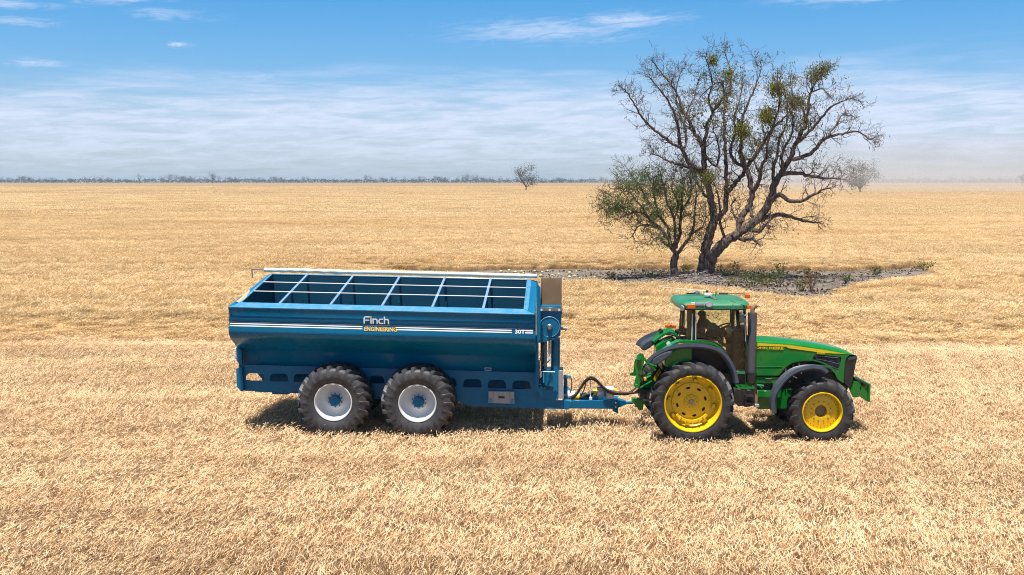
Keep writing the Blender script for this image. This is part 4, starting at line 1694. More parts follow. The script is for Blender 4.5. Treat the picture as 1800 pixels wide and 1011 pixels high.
# top of the hood: a crowned sheet lofted between the two sides
st = [(905, 388, 351), (1000, 392, 353), (1100, 398, 360), (1200, 412, 371), (1300, 428, 386), (1380, 443, 402), (1425, 452, 416), (1452, 456, 430), (1470, 458, 446), (1477, 461, 461)]
m = MB()
nc = 12
hw0 = YC - YH
for (X, Ye, Yt) in st:
    xe, ze = cc(X, Ye, YH)
    yt = YC + (hw0 * .55)
    _, ztp = cc(X, Yt, YC + .12)
    hw = hw0 * (1.0 if X < 1432 else (0.97 if X < 1455 else (.9 if X < 1472 else .82)))
    for i in range(nc + 1):
        a = PI * i / nc
        cy = -math.cos(a)
        sy = math.sin(a)
        yy = hw * (abs(cy) ** 0.62) * (1 if cy > 0 else -1)
        zz = ze + (ztp - ze) * (sy ** 0.75)
        m.v.append((xe, yy, zz))
for i in range(len(st) - 1):
    for k in range(nc):
        m.f.append((i * (nc + 1) + k, i * (nc + 1) + k + 1, (i + 1) * (nc + 1) + k + 1, (i + 1) * (nc + 1) + k))
m.build('hood_top', M['green'], tractor, smooth=50)
# lower crease of the side
a_, b_ = T3(915, 520, YH - .004), T3(1060, 520, YH - .004)
MB().tube([a_, b_], .008, 6).build('side_crease', M['green'], tractor)
# stripe and lettering
tplate('stripe', [(908, 388), (1100, 400), (1300, 429), (1418, 450), (1300, 445), (1200, 432), (1095, 418), (1080, 409), (908, 404)], YH - .008, .005, M['yellow_print'])
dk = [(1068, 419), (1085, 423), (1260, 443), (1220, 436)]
tplate('stripe_dark_line', dk, YH - .006, .003, paint('dark_green_print', (0.001, .045, .01), .4, dust=0))  # dark green printed line under the yellow stripe
x_, z_ = cc(905, 419, YH - .014)
x2_, z2_ = cc(1078, 425, YH - .014)
sl = (z2_ - z_) / (x2_ - x_)
lettering('lettering', 'JOHN DEERE', .052, lambda a, b, t: (x_ + a, yl(YH) - .014 - t, z_ + b + a * sl - .004), M['yellow_print'], tractor, bold=.02, xscale=1.62)
x3_, z3_ = cc(1250, 448, YH - .014)
lettering('lettering', '8520', .040, lambda a, b, t: (x3_ + a, yl(YH) - .016 - t, z3_ + b + a * sl * 1.3 - .004), M['yellow_print'], tractor, bold=.02, xscale=1.7)
# nose: dark grille shell
gr = [(1415, 462), (1477, 461), (1478, 475), (1470, 500), (1462, 545), (1456, 590), (1442, 640), (1418, 638), (1400, 612), (1399, 560), (1403, 505)]
m = MB()
gp_ = poly(gr, YH + .02)
m.prism(gp_, yl(YH) + .02, -yl(YH) - .02)
m.build('front_grille', M['black'], tractor, smooth=0, bevel=.03)
for k in range(9):
    zz = cc(1455, 500 + k * 14, YH)[1]
    xx = cc(1473 - k * 3.3, 500, YH)[0]
    MB().box(xx - .02, xx + .012, yl(YH) + .06, -yl(YH) - .06, zz - .008, zz + .008).build('grille_slat', M['fender'], tractor, smooth=0)
tplate('headlight', [(1425, 466), (1474, 465), (1474, 476), (1424, 486)], YH + .012, .02, M['fender'], mirror=True)
# machinery within the arch
m = MB()
m.box(cc(905, 500, YC)[0], cc(1385, 500, YC)[0], -.30, .30, .95, cc(1200, 462, YC)[1])
m.build('engine_block', M['black'], tractor, smooth=0, bevel=.02)
m = MB()
for (X, Y, rr, ll) in ((1130, 530, .07, .25), (1200, 520, .09, .5), (1290, 540, .06, .3)):
    p = T3(X, Y, 24.25)
    m.tube([p, p + Vector((ll, 0, -.01))], rr, 12)
m.tube([T3(1120, 505, 24.22), T3(1118, 570, 24.22)], .035, 8)
m.build('engine_pipes', paint('engine_green', (.003, .05, .02), .5, dust=.1), tractor)
for (X0, Y0, X1, Y1) in ((1078, 530, 1078, 575), (1090, 560, 1140, 585), (1150, 500, 1165, 560)):
    MB().tube([T3(X0, Y0, 24.20), T3(X1, Y1, 24.20)], .016, 6).build('engine_line', M['steel'], tractor)
# green frame block below the hood
tplate('frame_plate', [(912, 576), (1060, 580), (1058, 600), (1052, 640), (1048, 690), (925, 688), (925, 655), (1005, 655), (1008, 612), (915, 610)], 24.20, .10, M['green'])
tplate('frame_plate', [(925, 654), (1035, 658), (1030, 692), (925, 688)], 24.12, .12, M['green'])
MB().tube([T3(965, 587, 24.19), T3(1000, 588, 24.19)], .012, 6).build('grab_rail', M['green_roof'], tractor)
m = MB().box(cc(905, 700, YC)[0], cc(1240, 700, YC)[0], -.32, .32, .62, 1.12)
m.build('chassis_block', M['green'], tractor, smooth=0, bevel=.02)
MB().tube([(cc(1281, 773, 23.5)[0], -1.0, .78), (cc(1281, 773, 23.5)[0], 1.0, .78)], .11, 16).build('front_axle', M['green'], tractor)
MB().tube([(0, -.95, .97), (0, .95, .97)], .15, 18).build('rear_axle', M['green'], tractor)
MB().box(-.45, .75, -.35, .35, .62, 1.30).build('gear_housing', M['green'], tractor, smooth=0, bevel=.03)
# front hitch / weight bracket
m = MB()
for sg in (1, -1):
    pp = poly([(1436, 655), (1458, 600), (1490, 598), (1497, 640), (1480, 690), (1452, 690)], 24.2)
    m2 = [(x, z) for x, z in pp]
    m.prism(m2, sg * .42 - .04, sg * .42 + .04)
m.build('front_bracket', M['green'], tractor, smooth=0, bevel=.006)
xa, za = cc(1470, 575, 24.2)
xb, zb = cc(1540, 618, 24.2)
xb2, zb2 = cc(1536, 718, 24.2)
xc2, zc2 = cc(1488, 680, 24.2)
MB().box(xb - .03, xb + .02, -.50, .50, zb2 + .02, zb + .02).build('front_plate', M['green'], tractor, smooth=0, bevel=.008)
m = MB().frustum([(xa - .04, -.46, za - .06), (xa - .04, .46, za - .06), (xa - .04, .46, za - .02), (xa - .04, -.46, za - .02)],
                 [(xb - .03, -.5, zb - .04), (xb - .03, .5, zb - .04), (xb - .03, .5, zb), (xb - .03, -.5, zb)])
m.build('front_shelf', M['black'], tractor, smooth=0)
tplate('front_gusset', [(1490, 630), (1536, 622), (1536, 716), (1500, 690)], 24.16, .03, M['green'], mirror=True)

# ------------------------------------------------------------------ wheels
def yellow_wheel(x, yface, Rr, Wd, rr, nl, lh, lw, kind, far=False, zc=None):
    h = Wd / 2
    yc = yface + h - YC
    w = empty('wheel', (x, -yc if far else yc, zc), PI if far else 0, tractor)
    tyre_parts(w, Rr, Wd, rr, nl, lh, lw, M['rubber'], .24 if kind == 'rear' else .28, flip=1)
    if kind == 'rear':
        d = .30
        dish = [(-h * .86, rr + .02), (-h * .92, rr + .012), (-h * .92, rr - .008), (-h * .80, rr - .02), (-h * .2, rr - .045), (-h + d * .9, rr - .075), (-h + d, rr - .12), (-h + d, rr - .19), (-h + d - .02, rr - .20), (-h + d - .02, .13), (-h + d, .12),
                (-h + d + .02, 0.10), (h * .6, .10), (h * .85, rr - .02), (h * .88, rr + .01)]
        yd = -h + d - .02
    else:
        d = .13
        dish = [(-h * .86, rr + .02), (-h * .95, rr + .012), (-h * .95, rr - .006), (-h * .80, rr - .018), (-h * .35, rr - .035), (-h + d, rr - .07), (-h + d, .145), (-h + d + .10, .135), (-h + d + .12, .0), (h * .3, .0), (h * .85, rr - .02), (h * .88, rr + .01)]
        yd = -h + d
    MB().lathe(dish, 64).build('rim', M['yellow'], w, smooth=35)
    if kind == 'rear':
        MB().lathe([(yd - .0, 0.), (yd - .0, .175), (yd - .022, .165), (yd - .022, 0)], 36).build('hub_plate', M['yellow'], w, smooth=30)
        MB().lathe([(yd - .05, 0), (yd - .05, .055), (yd - .0, .075)], 20).build('axle_end', M['steel'], w, smooth=30)
        for k in range(10):
            a = 2 * PI * k / 10
            MB().tube([(.125 * math.cos(a), yd - .02, .125 * math.sin(a)), (.125 * math.cos(a), yd - .045, .125 * math.sin(a))], .012, 6).build('wheel_bolt', M['steel'], w, smooth=0)
        for k in range(8):
            a = 2 * PI * (k + .3) / 8
            m = MB()
            m.lathe([(0, 0), (0, .036), (-.006, .040), (-.006, 0)], 16)
            ca, sa = math.cos(a), math.sin(a)
            m.xf(lambda px, py, pz: (.335 * ca + px * 0.7 * ca - pz * 1.3 * sa, yd + py + .002, .335 * sa + px * .7 * sa + pz * 1.3 * ca))
            m.build('hand_hole', M['dark_hole'], w, smooth=0)  # disc set proud of the rim, the opening's shade put into its colour
        # segment clamps on the inner barrel
        for k in range(8):
            a = 2 * PI * (k + .8) / 8
            r_ = rr - .13
            ca, sa = math.cos(a), math.sin(a)
            m = MB().box(-.035, .035, yd - .07, yd + .01, -.045, .045)
            m.xf(lambda px, py, pz: (r_ * ca + px * ca - pz * sa, py, r_ * sa + px * sa + pz * ca))
            m.build('rim_clamp', M['yellow'], w, smooth=0, bevel=.006)
            a2 = a + .25
            m = MB().tube([(.415 * math.cos(a2), yd + .0, .415 * math.sin(a2)), (.415 * math.cos(a2), yd - .012, .415 * math.sin(a2))], .010, 6)
            m.build('dark_stud', M['dark_hole'], w, smooth=0)  # small stud coloured like a dark opening
        # cast weight segment bolted low inside the dish
        m = MB()
        seg = arc(0, 0, .445, 218, 322, 14)
        m.sweep(seg, [(-.02, -.03), (-.02, .03), (.05, .03), (.05, -.03)], yd - .10)
        m.build('ring_segment', M['yellow'], w, smooth=40)
        for a in (232, 252, 272, 292, 308):
            ca, sa = math.cos(R(a)), math.sin(R(a))
            m = MB().box(-.045, .045, yd - .15, yd - .09, -.012, .012)
            m.xf(lambda px, py, pz: (.452 * ca + px * ca - pz * sa, py, .452 * sa + px * sa + pz * ca))
            m.build('ring_bolt', M['yellow'], w, smooth=0)
    else:
        MB().lathe([(yd + .09, 0), (yd + .09, .13)], 28).build('hub_recess', M['rust_inside'], w, smooth=0)
        for k in range(12):
            a = 2 * PI * (k + .5) / 12
            MB().tube([(.235 * math.cos(a), yd + .005, .235 * math.sin(a)), (.235 * math.cos(a), yd - .022, .235 * math.sin(a))], .017, 6).build('wheel_bolt', M['steel'], w, smooth=0)
        for k in range(28):
            a = 2 * PI * k / 28
            MB().tube([((rr - .075) * math.cos(a), yd + .005, (rr - .075) * math.sin(a)), ((rr - .075) * math.cos(a), yd - .006, (rr - .075) * math.sin(a))], .009, 6).build('dark_stud', M['dark_hole'], w, smooth=0)  # studs for the barrel perforations, their shade put into the colour
    return w


fx, fz = cc(1281, 773, 23.42)
RW_R, FW_R = 0.965, 0.765
yellow_wheel(0, YR, RW_R, .50, .655, 20, .068, .10, 'rear', False, _rz)
yellow_wheel(0, YR, RW_R, .50, .655, 20, .068, .10, 'rear', True, _rz)
yellow_wheel(fx, 23.38, FW_R, .44, .455, 17, .055, .085, 'front', False, fz)
yellow_wheel(fx, 23.38, FW_R, .44, .455, 17, .055, .085, 'front', True, fz)

# ------------------------------------------------------------------ rear fenders
ext_c = [(338, 500), (352, 478), (392, 454), (440, 434), (490, 424), (540, 420), (590, 421), (640, 427), (690, 441), (725, 465), (752, 500), (772, 540), (784, 580), (790, 615)]
grn_c = [(400, 447), (438, 418), (478, 394), (520, 388), (580, 388), (630, 392), (680, 402), (715, 425), (745, 468), (764, 510), (776, 545), (783, 572)]
for sg in (1, -1):
    ydn = 23.42
    pts_ = [cc(X, Y, ydn) for X, Y in ext_c][::-1]
    pts_ = [(p.x, p.y) for p in smooth_path([(a, b, 0) for a, b in pts_], 3)]
    m = MB().sweep([(a, b) for a, b in pts_], [(0, -.12), (-.01, -.05), (.03, .0), (.09, .015), (.15, .015), (.15, -.01), (.05, -.03), (.03, -.12)], 0)
    m.xf(lambda x, y, z, sg=sg: (x, sg * (yl(ydn) + y), z))
    m.build('fender_extension', M['fender'], tractor, smooth=40)
    pg = [cc(X, Y, 23.57) for X, Y in grn_c][::-1]
    pg = [(p.x, p.y) for p in smooth_path([(a, b, 0) for a, b in pg], 3)]
    m = MB().sweep(pg, [(0, -.05), (0, .0), (.03, .015), (.42, .03), (.42, -.02), (.04, -.02), (.03, -.05)], 0)
    m.xf(lambda x, y, z, sg=sg: (x, sg * (yl(23.57) + y), z))
    m.build('fender', M['green'], tractor, smooth=40)
    # tail of the green part sloping down to the hitch side
    # inner fender wall
    inner = [cc(X, Y, 24.0) for X, Y in ((400, 470), (438, 418), (478, 394), (580, 390), (680, 404), (745, 470), (775, 545), (783, 640), (560, 640), (430, 640))]
    plate('inner_fender', inner, [], .02, lambda a, b, t, sg=sg: (a, sg * (yl(24.08) + t), b), M['black'], tractor)
    tail = poly([(334, 497), (341, 476), (372, 454), (410, 437), (450, 430), (446, 452), (412, 478), (378, 504), (348, 515)], ydn)
    m = MB().prism(tail, -.02, .36)
    m.xf(lambda x, y, z, sg=sg: (x, sg * (yl(ydn) + y), z))
    m.build('fender_tail', M['fender'], tractor, smooth=0, bevel=.035)
# fender lamp bar
for sg in (1, -1):
    def fb(X0, Y0, X1, Y1, mat, nm):
        a = T3(X0, Y0, 23.52)
        b = T3(X1, Y1, 23.52)
        MB().box(a.x, b.x, -.0, .09, b.z, a.z).xf(lambda x, y, z: (x, sg * (yl(23.52) + y), z)).build(nm, M[mat], tractor, smooth=0, bevel=.012)
    fb(482, 393, 517, 413, 'orange', 'fender_lamp')
    fb(518, 394, 568, 411, 'yellow', 'fender_marker')
m = MB()
pp = [T3(X, Y, 23.52) for X, Y in ((570, 397), (610, 398), (650, 404), (674, 412))]
m.sweep([(p.x, p.z) for p in reversed(pp)], [(0, -.03), (0, .03), (.08, .03), (.08, -.03)], yl(23.52))
m.build('fender_trim', M['black'], tractor, smooth=30)
MB().disc(tuple(T3(352, 497, 23.40)), .04, 14, 'y', .02).build('fender_bolt', M['fender'], tractor)
# work lamps and posts behind the cab
def lamp(X, Y, yd, r=.06, ax=(-1, -.15, -.1), lens='clear_lens', parent=tractor, nm='work_lamp'):
    w = empty(nm, T3(X, Y, yd), 0, parent)
    d = Vector(ax).normalized()
    MB().tube([d * -.06, d * -.04, d * .03], [r * .45, r * .85, r], 14).build('lamp_body', M['black'], w, smooth=50)
    MB().tube([d * .03, d * .042], [r * .92, r * .85], 14).build('lens', M[lens], w)
    return w


lamp(384, 320, 25.5, .055, (-.6, -.6, .2), 'black')
MB().tube([T3(384, 325, 25.5), T3(374, 350, 25.5), T3(368, 365, 25.5)], .014, 6).build('lamp_post', M['black'], tractor)
lamp(428, 392, 24.0, .055, (-.3, -.8, .2))
MB().tube([T3(428, 395, 24.0), T3(432, 430, 24.0)], .016, 6).build('lamp_post', M['steel'], tractor)
for X, Y, yd in ((418, 428, 23.7), (374, 352, 25.55)):
    p = T3(X, Y, yd)
    MB().tube([p + Vector((0, 0, -.055)), p + Vector((.0, 0, .055))], [.05, .035], 10).build('tail_lamp', M['red'], tractor)
# red and orange lamp arm from behind the cab
a, b = T3(408, 296, 25.3), T3(490, 305, 25.3)
MB().box(a.x, a.x + .13, .65, .73, a.z - .035, a.z + .035).build('indicator_lens', M['orange'], tractor, smooth=0, bevel=.012)
MB().frustum([(a.x + .13, .66, a.z - .03), (a.x + .13, .72, a.z - .03), (a.x + .13, .72, a.z + .03), (a.x + .13, .66, a.z + .03)],
             [(b.x + .1, .66, b.z - .03), (b.x + .1, .72, b.z - .03), (b.x + .1, .72, b.z + .03), (b.x + .1, .66, b.z + .03)]).build('indicator_arm', M['red'], tractor, smooth=0)
# green body between the fenders behind the cab
m = MB()
bx0, bz0 = cc(398, 452, 23.9)
bx1, bz1 = cc(440, 420, 23.9)
bx2, bz2 = cc(490, 398, 23.9)
pr = [(bx0, bz0 - .25), (bx0, bz0), (bx1, bz1 - .02), (bx2, bz2 - .03), (bx2 + .25, bz2 - .03), (bx2 + .25, bz0 - .45)]
m.prism(pr, .52, .95)
m.build('rear_deck', M['green'], tractor, smooth=0, bevel=.03)
MB().prism(pr, -.95, -.52).build('rear_deck', M['green'], tractor, smooth=0, bevel=.03)
MB().prism([(x, z - .16) for x, z in pr], -.5, .5).build('rear_cover', M['black'], tractor, smooth=0, bevel=.02)

# ------------------------------------------------------------------ cab
YN = 23.86                       # near cab side (bottom); the roof overhangs
hwc = YC - YN
roof_near = 23.74
rb = [T3(490, 190, roof_near), T3(893, 190, roof_near)]
# roof as stacked rounded rings
xL, zb_ = cc(491, 203, roof_near)
xR = cc(890, 203, roof_near)[0]
z1_ = cc(600, 176, roof_near)[1]
z2_ = z1_ + .035
xm = (xL + xR) / 2
hl, hh = (xR - xL) / 2, YC - roof_near


def ring(z, sx, sy, dx=0.0, n=40, pw=7.5):
    out = []
    for k in range(n):
        a = 2 * PI * k / n
        c, s = math.cos(a), math.sin(a)
        out.append((xm + dx + sx * math.copysign(abs(c) ** (2 / pw), c), sy * math.copysign(abs(s) ** (2 / pw), s), z))
    return out


rings = [ring(zb_, hl * .97, hh * .96), ring(zb_ + .01, hl, hh), ring(z1_ - .02, hl * 1.0, hh * 1.0), ring(z1_ + .01, hl * .985, hh * .965), ring(z2_ + .02, hl * .93, hh * .88), ring(z2_ + .045, hl * .75, hh * .72), ring(z2_ + .05, hl * .02, hh * .02)]
m = MB()
for r_ in rings:
    m.v += r_
nn = 40
for i in range(len(rings) - 1):
    for k in range(nn):
        m.f.append((i * nn + k, i * nn + (k + 1) % nn, (i + 1) * nn + (k + 1) % nn, (i + 1) * nn + k))
m.f.append(tuple(range(nn)))
m.build('roof', M['green_roof'], tractor, smooth=35)
# raised seams on the roof
for (pa, pb) in (((520, 120), (600, 158)), ((600, 158), (700, 160)), ((700, 160), (870, 160))):
    pass
MB().box(xm - hl * .3, xm + hl * .72, hh * .45, hh * .47, z2_ + .045, z2_ + .062).build('roof_rib', M['green_roof'], tractor, smooth=0)
MB().box(xm - hl * .72, xm + hl * .80, -hh * .72, -hh * .70, z2_ + .038, z2_ + .052).build('roof_rib', M['green_roof'], tractor, smooth=0)
# roof corner lamps, work lamps, beacon, antennas, mirrors
for sg in (1, -1):
    for (X0, X1, mat, Y0, Y1) in ((531, 575, 'orange', 175, 198), (864, 888, 'orange', 181, 200)):
        a, b = T3(X0, Y0, roof_near - .01), T3(X1, Y1, roof_near - .01)
        MB().box(a.x, b.x, -hh - .022, -hh + .05, b.z, a.z).xf(lambda x, y, z: (x, sg * y, z)).build('corner_lamp', M[mat], tractor, smooth=0, bevel=.008)
a, b = T3(555, 165, roof_near - .02), T3(576, 180, roof_near - .02)
MB().box(a.x, b.x, -hh - .01, -hh + .06, b.z + .01, a.z).build('side_lamp', M['white_metal'], tractor, smooth=0, bevel=.006)
a, b = T3(578, 167, roof_near - .02), T3(626, 182, roof_near - .02)
MB().box(a.x, b.x, -hh - .015, -hh + .06, b.z, a.z).build('lamp_housing', M['grey_metal'], tractor, smooth=0, bevel=.01)
wl_ = empty('work_lamp', T3(652, 175, roof_near - .03), 0, tractor)
MB().lathe([(-.04, 0), (-.04, .085), (.03, .095), (.06, .04)], 20).xf(lambda x, y, z: (x, y, z * .72)).build('lamp_body', M['grey_metal'], wl_, smooth=40)
MB().lathe([(-.046, 0), (-.046, .07)], 20).xf(lambda x, y, z: (x, y, z * .70)).build('lens', M['clear_lens'], wl_, smooth=0)
lamp(508, 193, 23.70, .075, (-.8, -.6, -.15))
MB().tube([T3(508, 175, 23.72), T3(508, 190, 23.70)], .02, 6).build('lamp_post', M['black'], tractor)
lamp(478, 162, 25.3, .07, (-1, .1, -.15))
p = T3(585, 108, 25.3)
MB().tube([p + Vector((0, 0, -.05)), p + Vector((0, 0, .0)), p + Vector((0, 0, .04))], [.075, .07, .02], 16).build('roof_beacon', M['fender'], tractor, smooth=60)
a, b = T3(527, 113, 25.3), T3(572, 113, 25.3)
MB().box(a.x, b.x, yl(25.3) - .03, yl(25.3) + .03, a.z - .03, a.z + .012).build('roof_rail', M['black'], tractor, smooth=0)
p = T3(647, 118, 24.45)
MB().tube([p + Vector((0, 0, -.02)), p + Vector((0, 0, .015)), p + Vector((0, 0, .03))], [.10, .095, .03], 22).build('receiver_dome', M['white_metal'], tractor, smooth=60)
MB().tube([T3(655, 128, 24.4), T3(694, 150, 24.1)], .025, 8).tube([T3(682, 148, 24.1), T3(692, 152, 24.05)], .035, 8).build('receiver_arm', M['steel'], tractor)
MB().tube([T3(689, 132, 24.3), T3(693, 45, 24.3)], .006, 6).build('antenna', M['black'], tractor)
MB().tube([T3(380, 78, 24.9), T3(640, 100, 24.9)], [.007, .012], 6).build('marker_pole', M['white_metal'], tractor)
p = T3(641, 100, 24.9)
MB().disc(tuple(p), .035, 12, 'x', .06).build('pole_clamp', paint('maroon', (.12, .02, .03), .5), tractor)
MB().tube([p, p + Vector((0, 0, -.10))], .012, 6).build('pole_clamp_foot', M['black'], tractor)
a, b, c = T3(707, 113, 25.25), T3(848, 113, 25.25), T3(853, 126, 25.2)
MB().tube([a, b, c], .010, 6).tube([a, T3(755, 114, 25.25)], .024, 8).build('far_mirror_arm', paint('maroon_rod', (.10, .02, .03), .5), tractor)
a, b = T3(853, 120, 25.2), T3(879, 140, 25.2)
MB().box(a.x, b.x, yl(25.2) - .04, yl(25.2) + .04, b.z, a.z).build('corner_lamp', M['orange'], tractor, smooth=0, bevel=.01)
# wiper arm on the roof edge / mirror arm
MB().tube([T3(770, 157, 23.9), T3(785, 162, 23.85), T3(850, 182, 23.75), T3(848, 205, 23.74)], .014, 6).build('mirror_arm', M['black'], tractor)
MB().tube([T3(776, 158, 23.9), T3(786, 182, 23.73), T3(786, 200, 23.725)], .022, 6).build('arm_bracket', M['green_roof'], tractor)
# side mirror
a, b = T3(820, 224, 23.6), T3(852, 276, 23.6)
m = MB().box(a.x, b.x - .02, yl(23.6) - .03, yl(23.6) + .03, b.z, a.z)
m.build('mirror', M['fender'], tractor, smooth=0, bevel=.03)
MB().tube([T3(848, 238, 23.62), T3(858, 232, 23.80)], .014, 6).build('mirror_bracket', M['grey_metal'], tractor)
# pillars (both sides)
for sg in (1, -1):
    def pill(pts2, w, mat, nm, yd=YN, r=None):
        P_ = [T3(X, Y, yd) for X, Y in pts2]
        m = MB().tube(P_, w, 8)
        m.xf(lambda x, y, z: (x, y * sg, z)).build(nm, M[mat], tractor, smooth=40)
    pill([(570, 205), (566, 300), (563, 392)], .030, 'black', 'cab_pillar')
    pill([(580, 215), (578, 370)], .011, 'white_metal', 'door_handle_rail', YN - .04)
    pill([(560, 225), (556, 388)], .012, 'white_metal', 'pillar_trim', YN - .03)
    pill([(849, 205), (853, 300), (858, 420), (858, 560)], .032, 'black', 'cab_pillar')
    pill([(851, 250), (855, 380)], .010, 'clear_lens', 'grab_handle', YN - .05)
    pill([(498, 200), (490, 300), (488, 390)], .020, 'black', 'cab_pillar', YN + .25)
# door frame lower curve + sill
door = [(575, 372), (640, 377), (690, 388), (728, 418), (752, 455), (768, 500), (775, 545)]
for sg in (1, -1):
    P_ = smooth_path([T3(X, Y, YN) for X, Y in door], 4)
    MB().tube(P_, .022, 8).xf(lambda x, y, z: (x, y * sg, z)).build('door_frame', M['black'], tractor)
# dark panel below the door curve, between fender and sill
tplate('lower_cab_panel', [(560, 380), (640, 384), (690, 394), (724, 422), (748, 458), (764, 502), (772, 546), (780, 572), (700, 470), (640, 420), (560, 395)], YN + .01, .02, M['black'], mirror=True)
tplate('cab_sill', [(776, 545), (852, 545), (852, 562), (782, 562)], YN - .02, .30, M['green_roof'], mirror=True)
m = MB().box(cc(560, 400, YN)[0], cc(855, 400, YN)[0], -hwc + .05, hwc - .05, cc(800, 556, YN)[1] - .03, cc(800, 556, YN)[1])
m.build('cab_floor', M['black'], tractor, smooth=0)
# glass: side doors, rear quarter, rear, front
dg = [(575, 205), (848, 205), (856, 545), (775, 545), (768, 500), (752, 455), (728, 418), (690, 388), (640, 377), (575, 372)]
tplate('door_glass', dg, YN + .005, .006, M['glass'], mirror=True)
rq = [(500, 203), (560, 205), (556, 390), (488, 390), (491, 300)]
for sg in (1, -1):
    q1 = [T3(558, 205, YN + .01), T3(556, 390, YN + .01)]
    xA, zA = cc(500, 203, YN)
    xB, zB = cc(490, 390, YN)
    q2 = [Vector((xA, yl(YN) + .22, q1[0].z)), Vector((xB, yl(YN) + .22, q1[1].z))]
    vs = [q1[0], q2[0], q2[1], q1[1]]
    m = MB().add([(v.x, v.y * sg, v.z) for v in vs], [(0, 1, 2, 3)])
    m.build('quarter_glass', M['glass'], tractor, smooth=0)
xA, zA = cc(498, 203, YN)
xB, zB = cc(488, 390, YN)
m = MB().add([(xA, -hwc + .24, zA), (xA, hwc - .24, zA), (xB, hwc - .24, zB), (xB, -hwc + .24, zB)], [(0, 1, 2, 3)])
m.build('rear_glass', M['glass'], tractor, smooth=0)
xA, zA = cc(852, 203, YN)
xB, zB = cc(862, 470, YN)
m = MB().add([(xA, -hwc + .05, zA), (xA, hwc - .05, zA), (xB, hwc - .05, zB), (xB, -hwc + .05, zB)], [(0, 1, 2, 3)])
m.build('windscreen', M['glass'], tractor, smooth=0)
m = MB().box(cc(855, 470, YN)[0], cc(900, 470, YN)[0], -hwc + .06, hwc - .06, .95, cc(862, 400, YN)[1])
m.build('cab_front_panel', M['green'], tractor, smooth=0, bevel=.02)
# headliner
MB().box(xL + .1, xR - .1, -hh + .12, hh - .12, zb_ - .03, zb_ + .01).build('headliner', M['seat'], tractor, smooth=0)

# ------------------------------------------------------------------ inside the cab
sx, sz = cc(600, 385, YC - .1)
sz = cc(610, 345, YC - .1)[1] - .02
st_ = empty('seat', (0, 0, 0), 0, tractor)
MB().box(sx - .12, sx + .42, -.25, .25, sz - .10, sz + .03).build('cushion', M['seat'], st_, smooth=0, bevel=.04)
MB().frustum([(sx - .16, -.24, sz), (sx - .02, -.24, sz), (sx - .02, .24, sz), (sx - .16, .24, sz)],
             [(sx - .28, -.19, sz + .66), (sx - .17, -.19, sz + .66), (sx - .17, .19, sz + .66), (sx - .28, .19, sz + .66)]).build('backrest', M['seat'], st_, smooth=0, bevel=.03)
MB().box(sx - .05, sx + .35, -.2, .2, cc(800, 556, YN)[1], sz - .10).build('seat_base', M['black'], st_, smooth=0, bevel=.02)
# tan trim column seen through the quarter glass
xq = cc(520, 300, YC)[0]
MB().box(xq - .06, xq + .13, -.62, -.52, cc(520, 392, YN)[1], zb_ - .02).build('tan_blind', M['tan'], tractor, smooth=0, bevel=.02)
# console, steering wheel, column, dash
px_, pz_ = cc(725, 300, YC - .05)
sw = empty('steering_wheel', (px_, -.02, pz_), 0, tractor)
m = MB()
tl = Vector((-.42, 0, .9)).normalized()
e1 = Vector((0, 1, 0))
e2 = tl.cross(e1)
m.tube([(e1 * math.cos(2 * PI * k / 24) + e2 * math.sin(2 * PI * k / 24)) * .20 for k in range(25)], .018, 8, cap=False)
m.build('wheel_rim', M['black'], sw, smooth=60)
m = MB()
for a in (0, 120, 240):
    m.tube([Vector((0, 0, 0)) - tl * .02, (e1 * math.cos(R(a)) + e2 * math.sin(R(a))) * .19], .012, 6)
m.tube([-tl * .02, -tl * .42], .05, 10)
m.build('steering_column', M['black'], sw)
MB().box(px_ + .18, px_ + .42, -.42, .42, cc(800, 556, YN)[1], pz_ - .02).build('dashboard', M['black'], tractor, smooth=0, bevel=.05)
MB().box(px_ + .30, px_ + .38, .30, .42, pz_ - .05, zb_ - .03).build('inner_post', M['black'], tractor, smooth=0, bevel=.02)
MB().box(px_ + .25, px_ + .34, .22, .30, pz_ + .05, pz_ + .30).build('monitor', M['black'], tractor, smooth=0, bevel=.02)
MB().box(sx + .10, sx + .55, -.46, -.30, sz + .02, sz + .16).build('armrest_console', M['seat'], tractor, smooth=0, bevel=.03)
a = T3(640, 295, YC - .35)
MB().box(a.x, a.x + .20, -.42, -.36, a.z - .06, a.z + .08).build('display', paint('teal_screen', (.03, .10, .11), .3), tractor, smooth=0, bevel=.01)
MB().tube(smooth_path([T3(668, 225, YC), T3(678, 245, YC), T3(690, 250, YC), T3(703, 235, YC), T3(706, 222, YC)], 4), .006, 5).build('hanging_cord', M['black'], tractor)
for (X, Y) in ((640, 372), (690, 345), (700, 372), (735, 400), (760, 395), (790, 520), (800, 505), (755, 350)):
    a = T3(X, Y, YC - .3)
    MB().box(a.x - .05, a.x + .05, a.y - .05, a.y + .05, a.z - .03, a.z + .035).build('control_box', M['tan'] if (X + Y) % 3 else M['seat'], tractor, smooth=0, bevel=.01)

